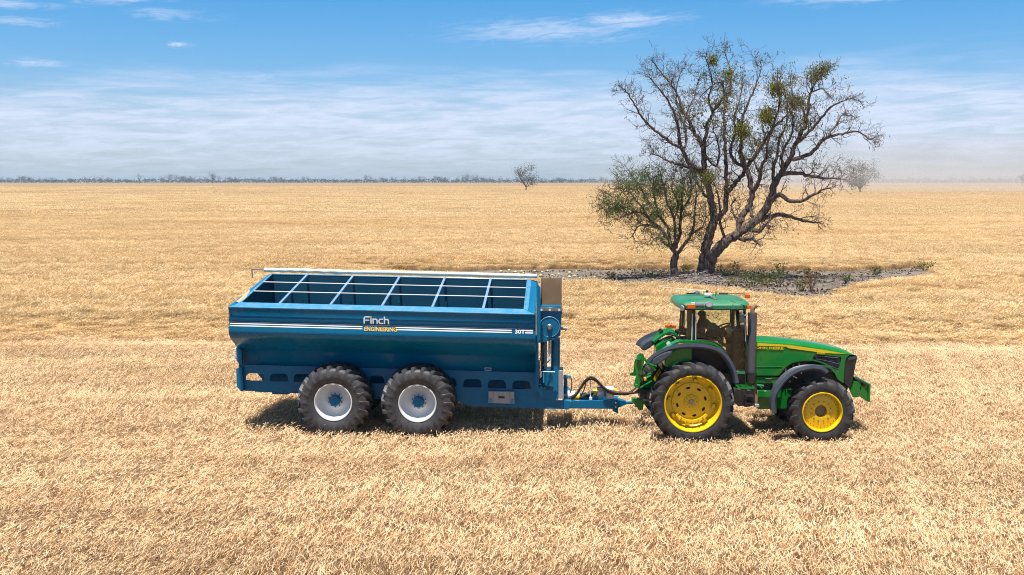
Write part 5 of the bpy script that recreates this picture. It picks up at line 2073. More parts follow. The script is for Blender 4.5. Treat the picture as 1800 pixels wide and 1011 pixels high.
# ------------------------------------------------------------------ exhaust
ex0, ex1 = cc(872, 400, 23.85)[0], cc(918, 400, 23.85)[0]
exx, exr = (ex0 + ex1) / 2, (ex1 - ex0) / 2
yex = yl(23.85) + exr
zt_, zbm = cc(895, 222, 23.9)[1], cc(895, 550, 23.9)[1]
m = MB().tube([(exx, yex, zbm), (exx, yex, zt_)], [exr * 1.08, exr * 1.08], 28)
m.build('exhaust_stack', M['muffler'], tractor, smooth=40)
pe = [Vector((exx, yex, zt_ - .02)), Vector((exx - .005, yex, zt_ + .06)), Vector((exx + .02, yex, zt_ + .12)), Vector((exx + .09, yex, zt_ + .18))]
MB().tube(smooth_path(pe, 4), .052, 16, cap=False).build('exhaust_elbow', M['rust_inside'], tractor, smooth=60)
MB().tube([pe[-1] - Vector((.02, 0, .02)), pe[-1] - Vector((.018, 0, .018))], .046, 14).build('exhaust_mouth', M['dark_hole'], tractor)
MB().tube([(exx, yex, zbm), (exx, yex, zbm - .25)], .13, 18).tube([(exx, yex + .05, zbm - .2), (exx + .1, yex + .3, zbm - .3)], .09, 12).build('filter_can', M['black'], tractor)
# ------------------------------------------------------------------ tank, steps
tplate('fuel_tank', [(795, 640), (848, 655), (848, 738), (815, 742), (797, 720)], 23.75, .55, M['black'], mirror=True)
tplate('step_riser', [(848, 652), (905, 652), (903, 735), (880, 742), (850, 745)], 23.80, .35, M['black'])
tplate('side_housing', [(780, 568), (862, 565), (905, 590), (905, 640), (800, 640)], 23.95, .5, M['black'])
a, b = T3(812, 636, 23.6), T3(905, 636, 23.6)
ms = MB().box(a.x, b.x, yl(23.6), yl(23.6) + .03, a.z - .035, a.z + .01).box(a.x, b.x, yl(23.88), yl(23.88) + .03, a.z - .035, a.z + .01)
for k in range(4):
    x = a.x + (b.x - a.x) * (k + .02) / 3.12
    ms.box(x, x + .02, yl(23.63), yl(23.88), a.z - .02, a.z + .006)
ms.build('step', M['green'], tractor, smooth=0)
for zz in (685, 725):
    a, b = T3(856, zz, 23.62), T3(905, zz, 23.62)
    MB().box(a.x, b.x, yl(23.62), yl(23.82), a.z - .02, a.z + .01).build('step', M['black'], tractor, smooth=0, bevel=.005)
MB().tube([T3(905, 640, 23.62), T3(903, 738, 23.62)], .014, 6).tube([T3(856, 640, 23.62), T3(856, 738, 23.62)], .014, 6).build('step_frame', M['black'], tractor)
a = T3(915, 735, 23.9)
MB().box(a.x - .05, a.x + .06, a.y - .06, a.y + .06, a.z - .04, a.z + .03).build('tank_valve', M['grey_metal'], tractor, smooth=0, bevel=.015)
MB().tube([T3(915, 622, 24.0), T3(955, 628, 24.0)], .03, 8).tube([T3(930, 625, 23.98), T3(945, 640, 23.98)], .02, 8).build('hydraulic_fitting', M['green_roof'], tractor)

# ------------------------------------------------------------------ front fenders
fc = [(1030, 778), (1027, 740), (1030, 700), (1045, 660), (1070, 622), (1105, 585), (1145, 560), (1190, 546), (1235, 541), (1275, 548), (1297, 565)]
for sg in (1, -1):
    pf = [cc(X, Y, 23.36) for X, Y in fc][::-1]
    pf = [(p.x, p.y) for p in smooth_path([(a, b, 0) for a, b in pf], 3)]
    m = MB().sweep(pf, [(0, -.12), (-.015, -.05), (.03, .0), (.12, .022), (.30, .022), (.42, .0), (.46, -.05), (.44, -.06), (.40, -.025), (.30, -.005), (.12, -.005), (.05, -.03), (.02, -.12)], 0)
    m.xf(lambda x, y, z, sg=sg: (x, sg * (yl(23.36) + y), z))
    m.build('front_fender', M['fender'], tractor, smooth=45)
    MB().tube([(fx - .35, sg * (yl(23.6)), fz + .72), (fx - .1, sg * .35, fz + .3)], .025, 6).build('fender_stay', M['black'], tractor)
MB().disc(tuple(T3(1100, 603, 23.335)), .025, 10, 'y', .03).build('fender_bolt', M['black'], tractor)

# ------------------------------------------------------------------ rear linkage, drawbar
def gpl(pts, yd, t, mat='green', nm='linkage_casting'):
    tplate(nm, pts, yd, t, M[mat])


arm1 = [(252, 460), (268, 446), (288, 452), (296, 480), (282, 530), (270, 590), (268, 625), (252, 640), (236, 628), (240, 600), (250, 570), (246, 520)]
arm2 = [(240, 485), (256, 470), (262, 520), (255, 570), (240, 572), (214, 570), (212, 560), (232, 552)]
for sgy in (24.35, 24.85):
    gpl(arm1, sgy, .06)
gpl(arm2, 25.05, .06)
gpl([(236, 618), (262, 622), (266, 636), (250, 640), (238, 630)], 24.25, .2)
for (a, b) in (((285, 470), (355, 540)), ((300, 500), (360, 520)), ((268, 640), (335, 600)), ((255, 575), (330, 560))):
    MB().tube([T3(*a, 24.4), T3(*b, 24.4)], .028, 8).build('lift_rod', M['green'], tractor)
MB().tube([T3(262, 470, 24.3), T3(262, 470, 25.0)], .06, 10).build('rocker_shaft', M['green'], tractor)
gpl([(268, 610), (330, 570), (350, 600), (345, 650), (310, 655)], 24.5, .3)
a = T3(297, 590, 24.3)
MB().box(a.x - .03, a.x + .03, a.y - .04, a.y + .04, a.z - .03, a.z + .04).build('coupler_cap', M['yellow'], tractor, smooth=0, bevel=.01)
rl = random.Random(9)
for k in range(6):
    X0, Y0 = 300 + rl.uniform(-15, 30), 520 + rl.uniform(-20, 20)
    pts_ = [T3(X0, Y0, 24.4), T3(X0 - 25, Y0 + 40, 24.35), T3(285 + k * 5, 600, 24.4), T3(270 - k * 6, 660, 24.5)]
    MB().tube(smooth_path(pts_, 4), .012, 6).build('hydraulic_hose', M['hose'], tractor)
MB().box(T3(268, 640, 24.5).x, T3(345, 640, 24.5).x, -.2, .25, T3(300, 700, 24.5).z, T3(300, 640, 24.5).z).build('shaft_shield', M['black'], tractor, smooth=0, bevel=.02)
# drawbar
a, b = T3(228, 712, 24.6), T3(420, 722, 24.6)
MB().box(a.x + .05, b.x, -.07, .07, b.z - .03, b.z + .03).build('drawbar', M['green'], tractor, smooth=0, bevel=.006)
gpl([(226, 700), (272, 702), (290, 716), (285, 760), (262, 762), (246, 735), (228, 722)], 24.5, .22, nm='clevis')
MB().tube([T3(246, 695, 24.6), T3(246, 745, 24.6)], .025, 8).build('hitch_pin', M['steel'], tractor)

# ================================================================== the driver
def skin_body(name, joints, edges, mat, parent, sub=2):
    me = bpy.data.meshes.new(name)
    me.from_pydata([j[0] for j in joints], edges, [])
    o = bpy.data.objects.new(name, me)
    COL.objects.link(o)
    if parent:
        o.parent = parent
    sk = o.modifiers.new('skin', 'SKIN')
    sk.use_smooth_shade = True
    for i, j in enumerate(joints):
        sv = me.skin_vertices[0].data[i]
        r = j[1]
        sv.radius = r if isinstance(r, tuple) else (r, r)
    me.skin_vertices[0].data[0].use_root = True
    ss = o.modifiers.new('sub', 'SUBSURF')
    ss.levels = sub
    ss.render_levels = sub
    me.materials.append(mat)
    return o


hx, hz = cc(612, 245, YC - .05)
drv = empty('person', (TRO.x + hx, YC - .05, hz), 0)
tag(drv, 'driver in a dark cap and maroon shirt sitting at the wheel in the tractor cab', 'person')
hipz = sz + .12 - hz
hipx = sx + .05 - hx
# head, neck, arms and hands: one body
J = [((hipx + .02, 0, hipz + .05), (.13, .15)), ((hipx + .0, 0, hipz + .30), (.11, .15)), ((-.03, 0, -.30), (.10, .16)), ((-.02, 0, -.22), .07), ((0, 0, -.12), .052), ((.01, 0, -.05), .070), ((.01, 0, .04), .088), ((.0, 0, .10), .075),
     ((-.02, -.19, -.28), .058), ((.03, -.24, -.50), .046), ((.26, -.20, -.52), .036), ((.36, -.16, -.50), .026),
     ((-.02, .19, -.28), .058), ((.03, .24, -.50), .046), ((.26, .20, -.52), .036), ((.36, .16, -.50), .026),
     ((hipx + .40, -.11, hipz + .06), .075), ((hipx + .47, -.12, hipz - .30), .052), ((hipx + .58, -.12, hipz - .36), .04),
     ((hipx + .40, .11, hipz + .06), .075), ((hipx + .47, .12, hipz - .30), .052), ((hipx + .58, .12, hipz - .36), .04)]
E = [(0, 1), (1, 2), (2, 3), (3, 4), (4, 5), (5, 6), (6, 7), (2, 8), (8, 9), (9, 10), (10, 11), (2, 12), (12, 13), (13, 14), (14, 15), (0, 16), (16, 17), (17, 18), (0, 19), (19, 20), (20, 21)]
skin_body('body', J, E, M['skin'], drv)
# fingers closed on the rim
for sgy in (-1, 1):
    for k in range(4):
        b = Vector((.37, sgy * (.16 - .0), -.50)) + Vector((.01, (k - 1.5) * .018, 0))
        skin_body('finger', [(tuple(b), .011), (tuple(b + Vector((.035, 0, .012))), .010), (tuple(b + Vector((.05, 0, -.012))), .009), (tuple(b + Vector((.035, 0, -.03))), .008)], [(0, 1), (1, 2), (2, 3)], M['skin'], drv, 1)
    b = Vector((.35, sgy * .135, -.49))
    skin_body('thumb', [(tuple(b), .012), (tuple(b + Vector((.025, -sgy * .02, .01))), .011), (tuple(b + Vector((.045, -sgy * .015, -.01))), .009)], [(0, 1), (1, 2)], M['skin'], drv, 1)
# nose and ears
MB().tube([(.082, 0, .03), (.108, 0, -.01), (.085, 0, -.015)], [.010, .015, .012], 8).build('nose', M['skin'], drv, smooth=80)
for sgy in (-1, 1):
    MB().disc((.0, sgy * .086, .01), .026, 10, 'y', .014).build('ear', M['skin'], drv, smooth=60)
# shirt over trunk and upper arms, jeans over the legs
Js = [((hipx + .02, 0, hipz + .08), (.145, .165)), ((hipx + .0, 0, hipz + .30), (.125, .165)), ((-.03, 0, -.30), (.115, .175)), ((-.02, 0, -.225), (.085, .10)),
      ((-.02, -.19, -.28), .072), ((.03, -.24, -.50), .058), ((-.02, .19, -.28), .072), ((.03, .24, -.50), .058)]
skin_body('shirt', Js, [(0, 1), (1, 2), (2, 3), (2, 4), (4, 5), (2, 6), (6, 7)], M['shirt'], drv)
Jj = [((hipx + .02, 0, hipz + .03), (.145, .17)), ((hipx + .40, -.11, hipz + .06), .088), ((hipx + .47, -.12, hipz - .27), .065), ((hipx + .40, .11, hipz + .06), .088), ((hipx + .47, .12, hipz - .27), .065)]
skin_body('jeans', Jj, [(0, 1), (1, 2), (0, 3), (3, 4)], M['jeans'], drv)
m = MB()
m.tube([(0, 0, .045), (0, 0, .075), (-.005, 0, .125), (-.01, 0, .155), (-.01, 0, .165)], [.101, .103, .088, .05, .01], 20)
m.build('cap', M['cap'], drv, smooth=60)
m = MB()
nb = 9
for i in range(nb):
    a = -1.1 + 2.2 * i / (nb - 1)
    m.v.append((.09 * math.cos(a), .09 * math.sin(a), .062))
    m.v.append((.09 + .10 * math.cos(a * .8), .085 * math.sin(a * .95), .045))
for i in range(nb - 1):
    m.f.append((2 * i, 2 * i + 1, 2 * i + 3, 2 * i + 2))
o = m.build('cap_brim', M['cap'], drv, smooth=60)
o.modifiers.new('t', 'SOLIDIFY').thickness = .006
# ================================================================== trees
def bark_mat(name, c1, c2):
    mt, nt, b = new_mat(name)
    tc = nt.nodes.new('ShaderNodeTexCoord')
    mp = nt.nodes.new('ShaderNodeMapping')
    mp.inputs['Scale'].default_value = (9, 9, 1.6)
    lnk(nt, tc.outputs['Object'], mp.inputs[0])
    n = nt.nodes.new('ShaderNodeTexNoise')
    n.inputs['Scale'].default_value = 1.0
    n.inputs['Detail'].default_value = 8
    lnk(nt, mp.outputs[0], n.inputs['Vector'])
    r = nt.nodes.new('ShaderNodeValToRGB')
    r.color_ramp.elements[0].position = .35
    r.color_ramp.elements[1].position = .68
    r.color_ramp.elements[0].color = (*c1, 1)
    r.color_ramp.elements[1].color = (*c2, 1)
    lnk(nt, n.outputs[0], r.inputs[0])
    lnk(nt, r.outputs[0], b.inputs['Base Color'])
    b.inputs['Roughness'].default_value = .9
    b.inputs['Specular IOR Level'].default_value = .15
    bp = nt.nodes.new('ShaderNodeBump')
    bp.inputs['Distance'].default_value = .06
    lnk(nt, n.outputs[0], bp.inputs['Height'])
    lnk(nt, bp.outputs[0], b.inputs['Normal'])
    return mt


def leaf_mat(name, cols, transl=.35):
    mt = bpy.data.materials.new(name)
    mt.use_nodes = True
    nt = mt.node_tree
    nt.nodes.clear()
    N = nt.nodes
    out = N.new('ShaderNodeOutputMaterial')
    at = N.new('ShaderNodeAttribute')
    at.attribute_name = 'tint'
    r = N.new('ShaderNodeValToRGB')
    e = r.color_ramp.elements
    e[0].color = (*cols[0], 1)
    e[1].color = (*cols[2], 1)
    k = e.new(.5)
    k.color = (*cols[1], 1)
    lnk(nt, at.outputs['Fac'], r.inputs[0])
    d = N.new('ShaderNodeBsdfDiffuse')
    t = N.new('ShaderNodeBsdfTranslucent')
    lnk(nt, r.outputs[0], d.inputs[0])
    lnk(nt, r.outputs[0], t.inputs[0])
    mx = N.new('ShaderNodeMixShader')
    mx.inputs[0].default_value = transl
    lnk(nt, d.outputs[0], mx.inputs[1])
    lnk(nt, t.outputs[0], mx.inputs[2])
    lnk(nt, mx.outputs[0], out.inputs[0])
    return mt


M['bark'] = bark_mat('grey_brown_bark', (.058, .042, .038), (.24, .18, .16))
M['bark2'] = bark_mat('dry_grey_bark', (.06, .045, .04), (.20, .16, .14))
M['leaf_olive'] = leaf_mat('olive_leaves', [(.10, .105, .02), (.19, .20, .045), (.32, .28, .09)])
M['leaf_green'] = leaf_mat('green_leaves', [(.085, .14, .03), (.15, .22, .06), (.25, .29, .12)])
M['leaf_dull'] = leaf_mat('dull_grey_leaves', [(.06, .06, .04), (.10, .10, .06), (.14, .13, .08)])
M['weed'] = leaf_mat('weed_leaves', [(.05, .085, .02), (.11, .15, .045), (.24, .25, .10)])
M['dry_weed'] = leaf_mat('dry_weed', [(.22, .12, .04), (.32, .20, .08), (.42, .28, .12)])
M['leaf_far'] = leaf_mat('far_leaves', [(.035, .045, .022), (.055, .065, .035), (.085, .09, .05)])


def leaf_obj(name, leaves, mat, parent):
    """leaves: (pos, dir, width-vector, tint) - two triangles folded along the midrib each"""
    V, F_, T = [], [], []
    for (p, d, w, t) in leaves:
        o = len(V)
        V += [tuple(p), tuple(p + d * .45 + w), tuple(p + d), tuple(p + d * .45 - w)]
        F_ += [(o, o + 1, o + 2), (o, o + 2, o + 3)]
        T += [t] * 4
    me = bpy.data.meshes.new(name)
    me.from_pydata(V, [], F_)
    at = me.attributes.new('tint', 'FLOAT', 'POINT')
    at.data.foreach_set('value', T)
    me.materials.append(mat)
    o = bpy.data.objects.new(name, me)
    COL.objects.link(o)
    if parent:
        o.parent = parent
    o['kind'] = 'stuff'
    return o


class Tree:
    """a tree from limbs measured off the photograph (enlarged-photo units A) with twigs grown on them"""

    def __init__(self, base_px, yd, seed, scale_r=1.0):
        self.rg = random.Random(seed)
        self.yd = yd
        self.cx, self.sx = base_px
        self.limbs = []

    def pt(self, X, Y, dy):
        yd = self.yd + dy
        X, Y = self.cx + (X - self.cx) * self.sx, 940 + (Y - 940) * (1 + self.sx) * .5
        p = on_y(1040 + X / 2.198, 60 + Y / 2.198, yd)
        return p

    def limb(self, pts, r0=None, drift=0.0, y0=0.0):
        """pts: (X, Y, r) in enlarged-photo units; drift = how far it ends behind (+) or before (-) the trunk"""
        n = len(pts)
        out, rad = [], []
        for i, q in enumerate(pts):
            t = i / (n - 1)
            dy = y0 + drift * t
            out.append(self.pt(q[0], q[1], dy))
            rad.append(q[2] * self.k())
        # crooked: subdivide with small kinks
        sp = smooth_path(out, 4)
        rr = []
        for i in range(len(sp)):
            u = i / (len(sp) - 1) * (n - 1)
            j = min(int(u), n - 2)
            rr.append(rad[j] + (rad[j + 1] - rad[j]) * (u - j))
        for i in range(1, len(sp) - 1):
            a = min(max(rr[i] * .5, .03), .055)
            sp[i] = sp[i] + Vector((self.rg.gauss(0, a), self.rg.gauss(0, a * 1.6), self.rg.gauss(0, a))) * .6
        self.limbs.append((sp, rr))
        return sp, rr

    def k(self):
        return (self.yd) / F / 2.198 * .92


def grow(rg, p, d, L, r, depth, twigs, tips, up=.25, wig=.35, nchild=(3, 5)):
    n = max(3, int(L / .22))
    pts, rad = [p], [r]
    q = p
    for i in range(n):
        d = (d + Vector((rg.gauss(0, wig), rg.gauss(0, wig), rg.gauss(0, wig) + up * .18))).normalized()
        q = q + d * (L / n)
        pts.append(q)
        rad.append(max(.009, r * (1 - .8 * (i + 1) / n)))
    twigs.append((pts, rad))
    if depth <= 0:
        tips.append((q, d))
        return
    for c in range(rg.randint(*nchild) - (1 if depth == 1 else 0)):
        i = rg.randint(max(1, n // 3), n)
        b = pts[i]
        t = (pts[i] - pts[i - 1]).normalized()
        s = Vector((rg.gauss(0, 1), rg.gauss(0, 1), rg.gauss(0, 1)))
        s = (s - t * s.dot(t)).normalized()
        nd = (t * rg.uniform(.5, 1.0) + s * rg.uniform(.5, 1.0)).normalized()
        grow(rg, b, nd, L * rg.uniform(.42, .68), max(.006, rad[i] * .65), depth - 1, twigs, tips, up, wig, nchild)


def tubes(mb, items, n=3, off=Vector((0, 0, 0))):
    for pts, rad in items:
        mb.tube([p - off for p in pts], rad, n, cap=False)


def ground_at(px, py):
    return on_z(px, py, 0)


# ------------------------------------------------------------------ the large gnarled tree
gb = ground_at(1237, 491)
YT = gb.y
big = Tree((440, .945), YT, 11)
L_ = {}
A0 = big.limb([(432, 955, 40), (432, 925, 29), (434, 890, 25), (437, 855, 23), (445, 810, 21), (455, 770, 20), (468, 735, 19), (476, 705, 17), (470, 670, 16), (462, 635, 15), (450, 570, 13.5), (440, 530, 13), (434, 490, 12), (433, 440, 11), (431, 415, 10)], drift=.6)
B0 = big.limb([(440, 950, 34), (448, 915, 27), (462, 870, 24), (485, 835, 23), (512, 803, 22), (545, 783, 20), (575, 765, 19), (612, 740, 18), (648, 712, 17.5), (685, 670, 16.5), (708, 615, 15.5), (728, 562, 14), (757, 520, 12.5), (788, 462, 10.5), (814, 402, 9), (843, 340, 8), (856, 285, 6.5), (868, 215, 5), (888, 165, 3.5), (922, 128, 2.2)], drift=-1.2)
more = [
    # pts, drift, start offset
    ([(431, 420, 9.5), (410, 388, 9), (385, 350, 8), (362, 300, 7.5), (345, 262, 6.5), (325, 215, 5), (300, 175, 4), (268, 135, 3), (235, 95, 2)], 1.6, .6),
    ([(438, 500, 9), (402, 508, 9), (372, 480, 8.5), (345, 432, 7.5), (330, 385, 6.5), (326, 335, 6), (312, 285, 5), (285, 235, 4), (255, 195, 3), (210, 145, 2)], -2.2, .5),
    ([(440, 535, 10), (405, 520, 9), (372, 503, 8), (335, 490, 6.5), (295, 480, 4.5), (255, 460, 3), (228, 452, 2)], 2.6, .5),
    ([(340, 428, 6.5), (300, 405, 6), (252, 370, 5.5), (218, 345, 5), (188, 315, 4.5), (163, 275, 3.5), (140, 235, 3), (112, 195, 2)], -1.8, -.8),
    ([(476, 708, 12), (508, 690, 12), (524, 645, 11), (528, 602, 11), (558, 572, 10), (588, 532, 9), (600, 500, 7)], 1.4, .4),
    ([(526, 610, 10), (524, 560, 9), (524, 500, 8), (520, 425, 7), (516, 335, 6), (520, 265, 5), (540, 190, 4), (540, 115, 3), (520, 50, 1.8)], 2.6, .8),
    ([(432, 432, 8), (440, 380, 7.5), (452, 325, 6.5), (475, 280, 6), (503, 240, 5), (518, 205, 4), (500, 165, 3.5), (462, 182, 3), (425, 215, 2)], -1.0, .6),
    ([(470, 290, 4.5), (455, 230, 3.5), (468, 170, 3), (455, 110, 2.5), (440, 65, 1.8)], -.6, .2),
    ([(392, 360, 5), (350, 330, 4.5), (330, 280, 4), (318, 220, 3), (330, 150, 2), (350, 110, 1.5)], 1.2, 1.0),
    ([(572, 768, 14), (578, 730, 14), (590, 695, 13.5), (615, 662, 13), (630, 605, 12), (622, 552, 11), (602, 500, 10), (582, 442, 8), (588, 382, 7), (586, 325, 6), (608, 262, 5), (638, 195, 3.5), (655, 150, 2.6), (667, 105, 1.8)], 1.4, -.4),
    ([(602, 503, 8), (560, 480, 7), (540, 432, 6), (560, 372, 5), (556, 305, 4), (578, 240, 3), (592, 180, 2)], 2.2, .5),
    ([(604, 500, 8), (635, 470, 8), (662, 430, 7), (692, 382, 6), (722, 340, 5), (760, 308, 4), (792, 268, 2.5)], -1.6, .4),
    ([(630, 605, 9), (655, 560, 8), (672, 500, 7), (690, 442, 6), (700, 380, 5), (730, 300, 4), (745, 235, 3), (735, 165, 2)], -2.4, 0),
    ([(700, 642, 12), (738, 612, 9.5), (772, 628, 8.5), (805, 638, 8), (850, 630, 7), (900, 600, 5), (945, 585, 3)], -2.6, -.7),
    ([(650, 712, 11), (700, 700, 10), (755, 690, 9), (800, 702, 7), (850, 718, 5), (905, 722, 3)], 2.4, -.6),
    ([(755, 530, 10), (820, 528, 8), (870, 538, 7), (925, 545, 5), (990, 548, 3)], 1.6, -.8),
    ([(795, 472, 9.5), (855, 452, 8.5), (905, 412, 7.5), (940, 382, 6.5), (1000, 370, 5), (1050, 360, 4), (1080, 372, 3), (1108, 390, 2)], 1.0, -.9),
    ([(822, 400, 7), (875, 350, 6), (915, 305, 5), (955, 262, 4), (1000, 240, 2.5), (1025, 232, 1.8)], -2.0, -1.0),
    ([(935, 385, 5), (972, 335, 4), (1000, 295, 3), (1040, 298, 2)], 1.4, .2),
    ([(565, 782, 11), (600, 790, 9), (630, 786, 7), (652, 806, 4)], -1.2, -.4),
    ([(615, 745, 11), (655, 755, 9), (690, 732, 7), (697, 748, 4)], -1.0, -.5),
    ([(515, 790, 7), (505, 740, 6), (500, 690, 5), (495, 640, 4), (485, 590, 3), (470, 560, 2)], -1.4, -.3),
    ([(580, 735, 6), (560, 700, 5), (545, 660, 4), (560, 630, 3)], 1.4, -.3),
    ([(635, 700, 8), (622, 655, 7), (640, 600, 6), (660, 540, 5), (640, 480, 4), (655, 420, 3)], 2.2, -.4),
    ([(690, 660, 9), (720, 590, 8), (715, 520, 7), (735, 450, 6), (745, 390, 5), (770, 330, 4), (775, 270, 3), (760, 210, 2)], 1.8, -.5),
    ([(760, 520, 8), (750, 470, 6), (765, 420, 5), (790, 380, 4), (800, 330, 3), (790, 280, 2)], -1.8, -.8),
    ([(850, 310, 5), (830, 260, 4), (800, 220, 3), (790, 180, 2)], 1.2, -1),
    ([(870, 210, 4), (910, 190, 3), (945, 215, 2)], -1, -1),
    ([(462, 640, 7), (430, 600, 6), (410, 570, 5), (395, 545, 3)], 1.6, .3),
    ([(433, 450, 6), (480, 500, 5), (495, 460, 4), (490, 400, 3), (470, 350, 2)], -1.4, .5),
    ([(350, 440, 5), (360, 380, 4.5), (352, 330, 4), (365, 280, 3), (392, 230, 2.5), (410, 160, 1.8)], 1.8, -.6),
]
for pts_, dr, y0 in more:
    big.limb(pts_, drift=dr, y0=y0)
broot = empty('gnarled_tree', (gb.x, gb.y, 0))
tag(broot, 'large gnarled forked tree with mostly bare crooked branches, tallest in the field', 'tree')
off = Vector((gb.x, gb.y, 0))
mt_ = MB()
tubes(mt_, big.limbs[:2], 10, off)
mt_.build('trunk', M['bark'], broot, smooth=60)
for l in big.limbs[2:]:
    b_ = MB()
    tubes(b_, [l], 7, off)
    b_.build('branch', M['bark'], broot, smooth=60)
tw_, tips_ = [], []
rgt = random.Random(21)
for li, (sp, rr) in enumerate(big.limbs):
    Ltot = 0
    for i in range(1, len(sp)):
        Ltot += (sp[i] - sp[i - 1]).length
        if rr[i] > .17 and rgt.random() > .12:
            continue
        if rgt.random() < (.75 if rr[i] < .11 else .42):
            t = (sp[i] - sp[i - 1]).normalized()
            s = Vector((rgt.gauss(0, 1), rgt.gauss(0, 1), rgt.gauss(.2, 1)))
            s = (s - t * s.dot(t)).normalized()
            nd = (t * .7 + s * .8 + Vector((0, 0, .25))).normalized()
            grow(rgt, sp[i], nd, rgt.uniform(.6, 1.5), min(.045, rr[i] * .5), 2, tw_, tips_, up=.3)
    t = (sp[-1] - sp[-2]).normalized()
    for _ in range(3):
        nd = (t + Vector((rgt.gauss(0, .4), rgt.gauss(0, .4), rgt.gauss(0, .4)))).normalized()
        grow(rgt, sp[-1], nd, rgt.uniform(.35, .8), .03, 2, tw_, tips_, up=.3)
m = MB()
tubes(m, tw_, 3, off)
o = m.build('twigs', M['bark'], broot, smooth=0)
o['kind'] = 'stuff'
# leaf clusters where the photograph has them
clus = [(690, 290, 34, 3.2), (588, 350, 42, 2.2), (730, 188, 34, 1.8), (895, 130, 40, 1.6), (535, 135, 40, 1.5), (470, 72, 18, 1.2), (448, 545, 40, 1.6), (805, 240, 34, 1.3), (830, 330, 30, 1.1), (395, 290, 26, .9), (980, 280, 26, .7),
        (510, 215, 50, 1.0), (520, 60, 22, 1.0), (660, 165, 26, .7), (600, 430, 60, .6), (480, 330, 50, .5), (700, 560, 40, .5), (920, 400, 40, .4), (770, 380, 50, .5), (560, 260, 40, .7), (340, 300, 30, .5), (715, 640, 22, .8), (500, 580, 30, .6), (650, 380, 50, .6)]
lv_ = []
gc = [(big.pt(X, Y, 0), r * big.k() * 1.0, a) for X, Y, r, a in clus]


def add_leaves(lst, p, d, n, size, rg_, spread=.16):
    for _ in range(n):
        q = p + Vector((rg_.gauss(0, spread), rg_.gauss(0, spread), rg_.gauss(-.03, spread)))
        dd = Vector((rg_.gauss(0, .5), rg_.gauss(0, .5), rg_.gauss(-.7, .5))).normalized() * size * rg_.uniform(.7, 1.4)
        w = dd.cross(Vector((rg_.gauss(0, 1), rg_.gauss(0, 1), rg_.gauss(0, 1)))).normalized() * size * .16
        lst.append((q - off, dd, w, min(1, max(0, rg_.gauss(.5, .25)))))


for (q, d) in tips_:
    pr = .05
    for (c, r, a) in gc:
        dist = math.hypot(q.x - c.x, q.z - c.z) / r
        if dist < 2:
            pr += a * math.exp(-dist * dist) * .55
    if rgt.random() < pr:
        add_leaves(lv_, q, d, rgt.randint(4, 9), .17, rgt)
for (c, r, a) in gc[:8]:
    # dense hanging clumps
    for _ in range(int(150 * a)):
        u = Vector((rgt.gauss(0, .45), rgt.gauss(0, .45), rgt.gauss(0, .45))) * r
        add_leaves(lv_, c + u, None, 2, .17, rgt, .08)
leaf_obj('foliage', lv_, M['leaf_olive'], broot)

# ------------------------------------------------------------------ the small bushy tree beside it
gs = ground_at(1186, 491)
sm = Tree((322, .96), gs.y, 5)
sm.limb([(322, 950, 19), (321, 920, 17), (318, 890, 15.5), (322, 850, 15)], drift=0)
for pts_, dr, y0 in [
    ([(322, 852, 10), (303, 805, 9), (285, 775, 8), (265, 752, 7), (232, 722, 6), (200, 690, 5), (165, 682, 4), (135, 690, 3), (108, 702, 2)], -1.2, 0),
    ([(300, 800, 7), (292, 745, 6), (258, 695, 5.5), (222, 650, 5), (192, 600, 4), (165, 560, 3), (140, 520, 2)], 1.2, 0),
    ([(318, 835, 10), (322, 780, 7), (318, 710, 6), (295, 650, 5), (275, 580, 3.5), (262, 520, 2)], -.8, 0),
    ([(325, 825, 9), (343, 745, 7), (346, 680, 6), (350, 620, 4.5), (352, 560, 3), (340, 505, 2)], 1.0, 0),
    ([(328, 850, 9), (358, 810, 7), (384, 775, 6), (398, 720, 5), (404, 660, 3.5), (408, 600, 2)], -1.0, 0),
    ([(384, 775, 5), (410, 755, 4), (432, 740, 3), (448, 700, 2)], .8, -.4),
    ([(262, 752, 5), (220, 735, 4), (175, 738, 3), (150, 780, 2)], .8, -.4),
    ([(232, 722, 4), (170, 640, 4), (130, 600, 3), (85, 620, 2), (50, 640, 1.5)], -.4, -.6),
    ([(295, 815, 6), (275, 800, 5), (262, 782, 3), (235, 790, 2)], -1, 0),
    ([(346, 680, 5), (375, 640, 4), (390, 590, 3), (380, 550, 2)], -1, .2),
    ([(250, 690, 5), (240, 620, 4), (225, 560, 3), (200, 515, 2)], 1.4, .4),
    ([(318, 710, 5), (335, 650, 4), (310, 590, 3), (320, 540, 2)], 1.4, -.2),
    ([(165, 682, 3.5), (110, 660, 3), (70, 650, 2), (30, 665, 1.4)], .6, -.8)]:
    sm.limb(pts_, drift=dr, y0=y0)
sroot = empty('bushy_tree', (gs.x, gs.y, 0))
tag(sroot, 'smaller bushy tree with green leaves on its left side, left of the large gnarled tree', 'tree')
off = Vector((gs.x, gs.y, 0))
m = MB()
tubes(m, sm.limbs[:1], 10, off)
m.build('trunk', M['bark'], sroot, smooth=60)
for l in sm.limbs[1:]:
    m = MB()
    tubes(m, [l], 6, off)
    m.build('branch', M['bark'], sroot, smooth=60)
tw_, tips_ = [], []
for li, (sp, rr) in enumerate(sm.limbs[1:]):
    for i in range(2, len(sp)):
        for _ in range(2 if rr[i] < .07 else 1):
            if rgt.random() < .8 and rr[i] < .12:
                t = (sp[i] - sp[i - 1]).normalized()
                s = Vector((rgt.gauss(0, 1), rgt.gauss(0, 1), rgt.gauss(.1, 1))).normalized()
                grow(rgt, sp[i], (t * .6 + s).normalized(), rgt.uniform(.6, 1.25), .022, 2, tw_, tips_, up=.2)
m = MB()
tubes(m, tw_, 3, off)
o = m.build('twigs', M['bark2'], sroot, smooth=0)
o['kind'] = 'stuff'
lv_ = []
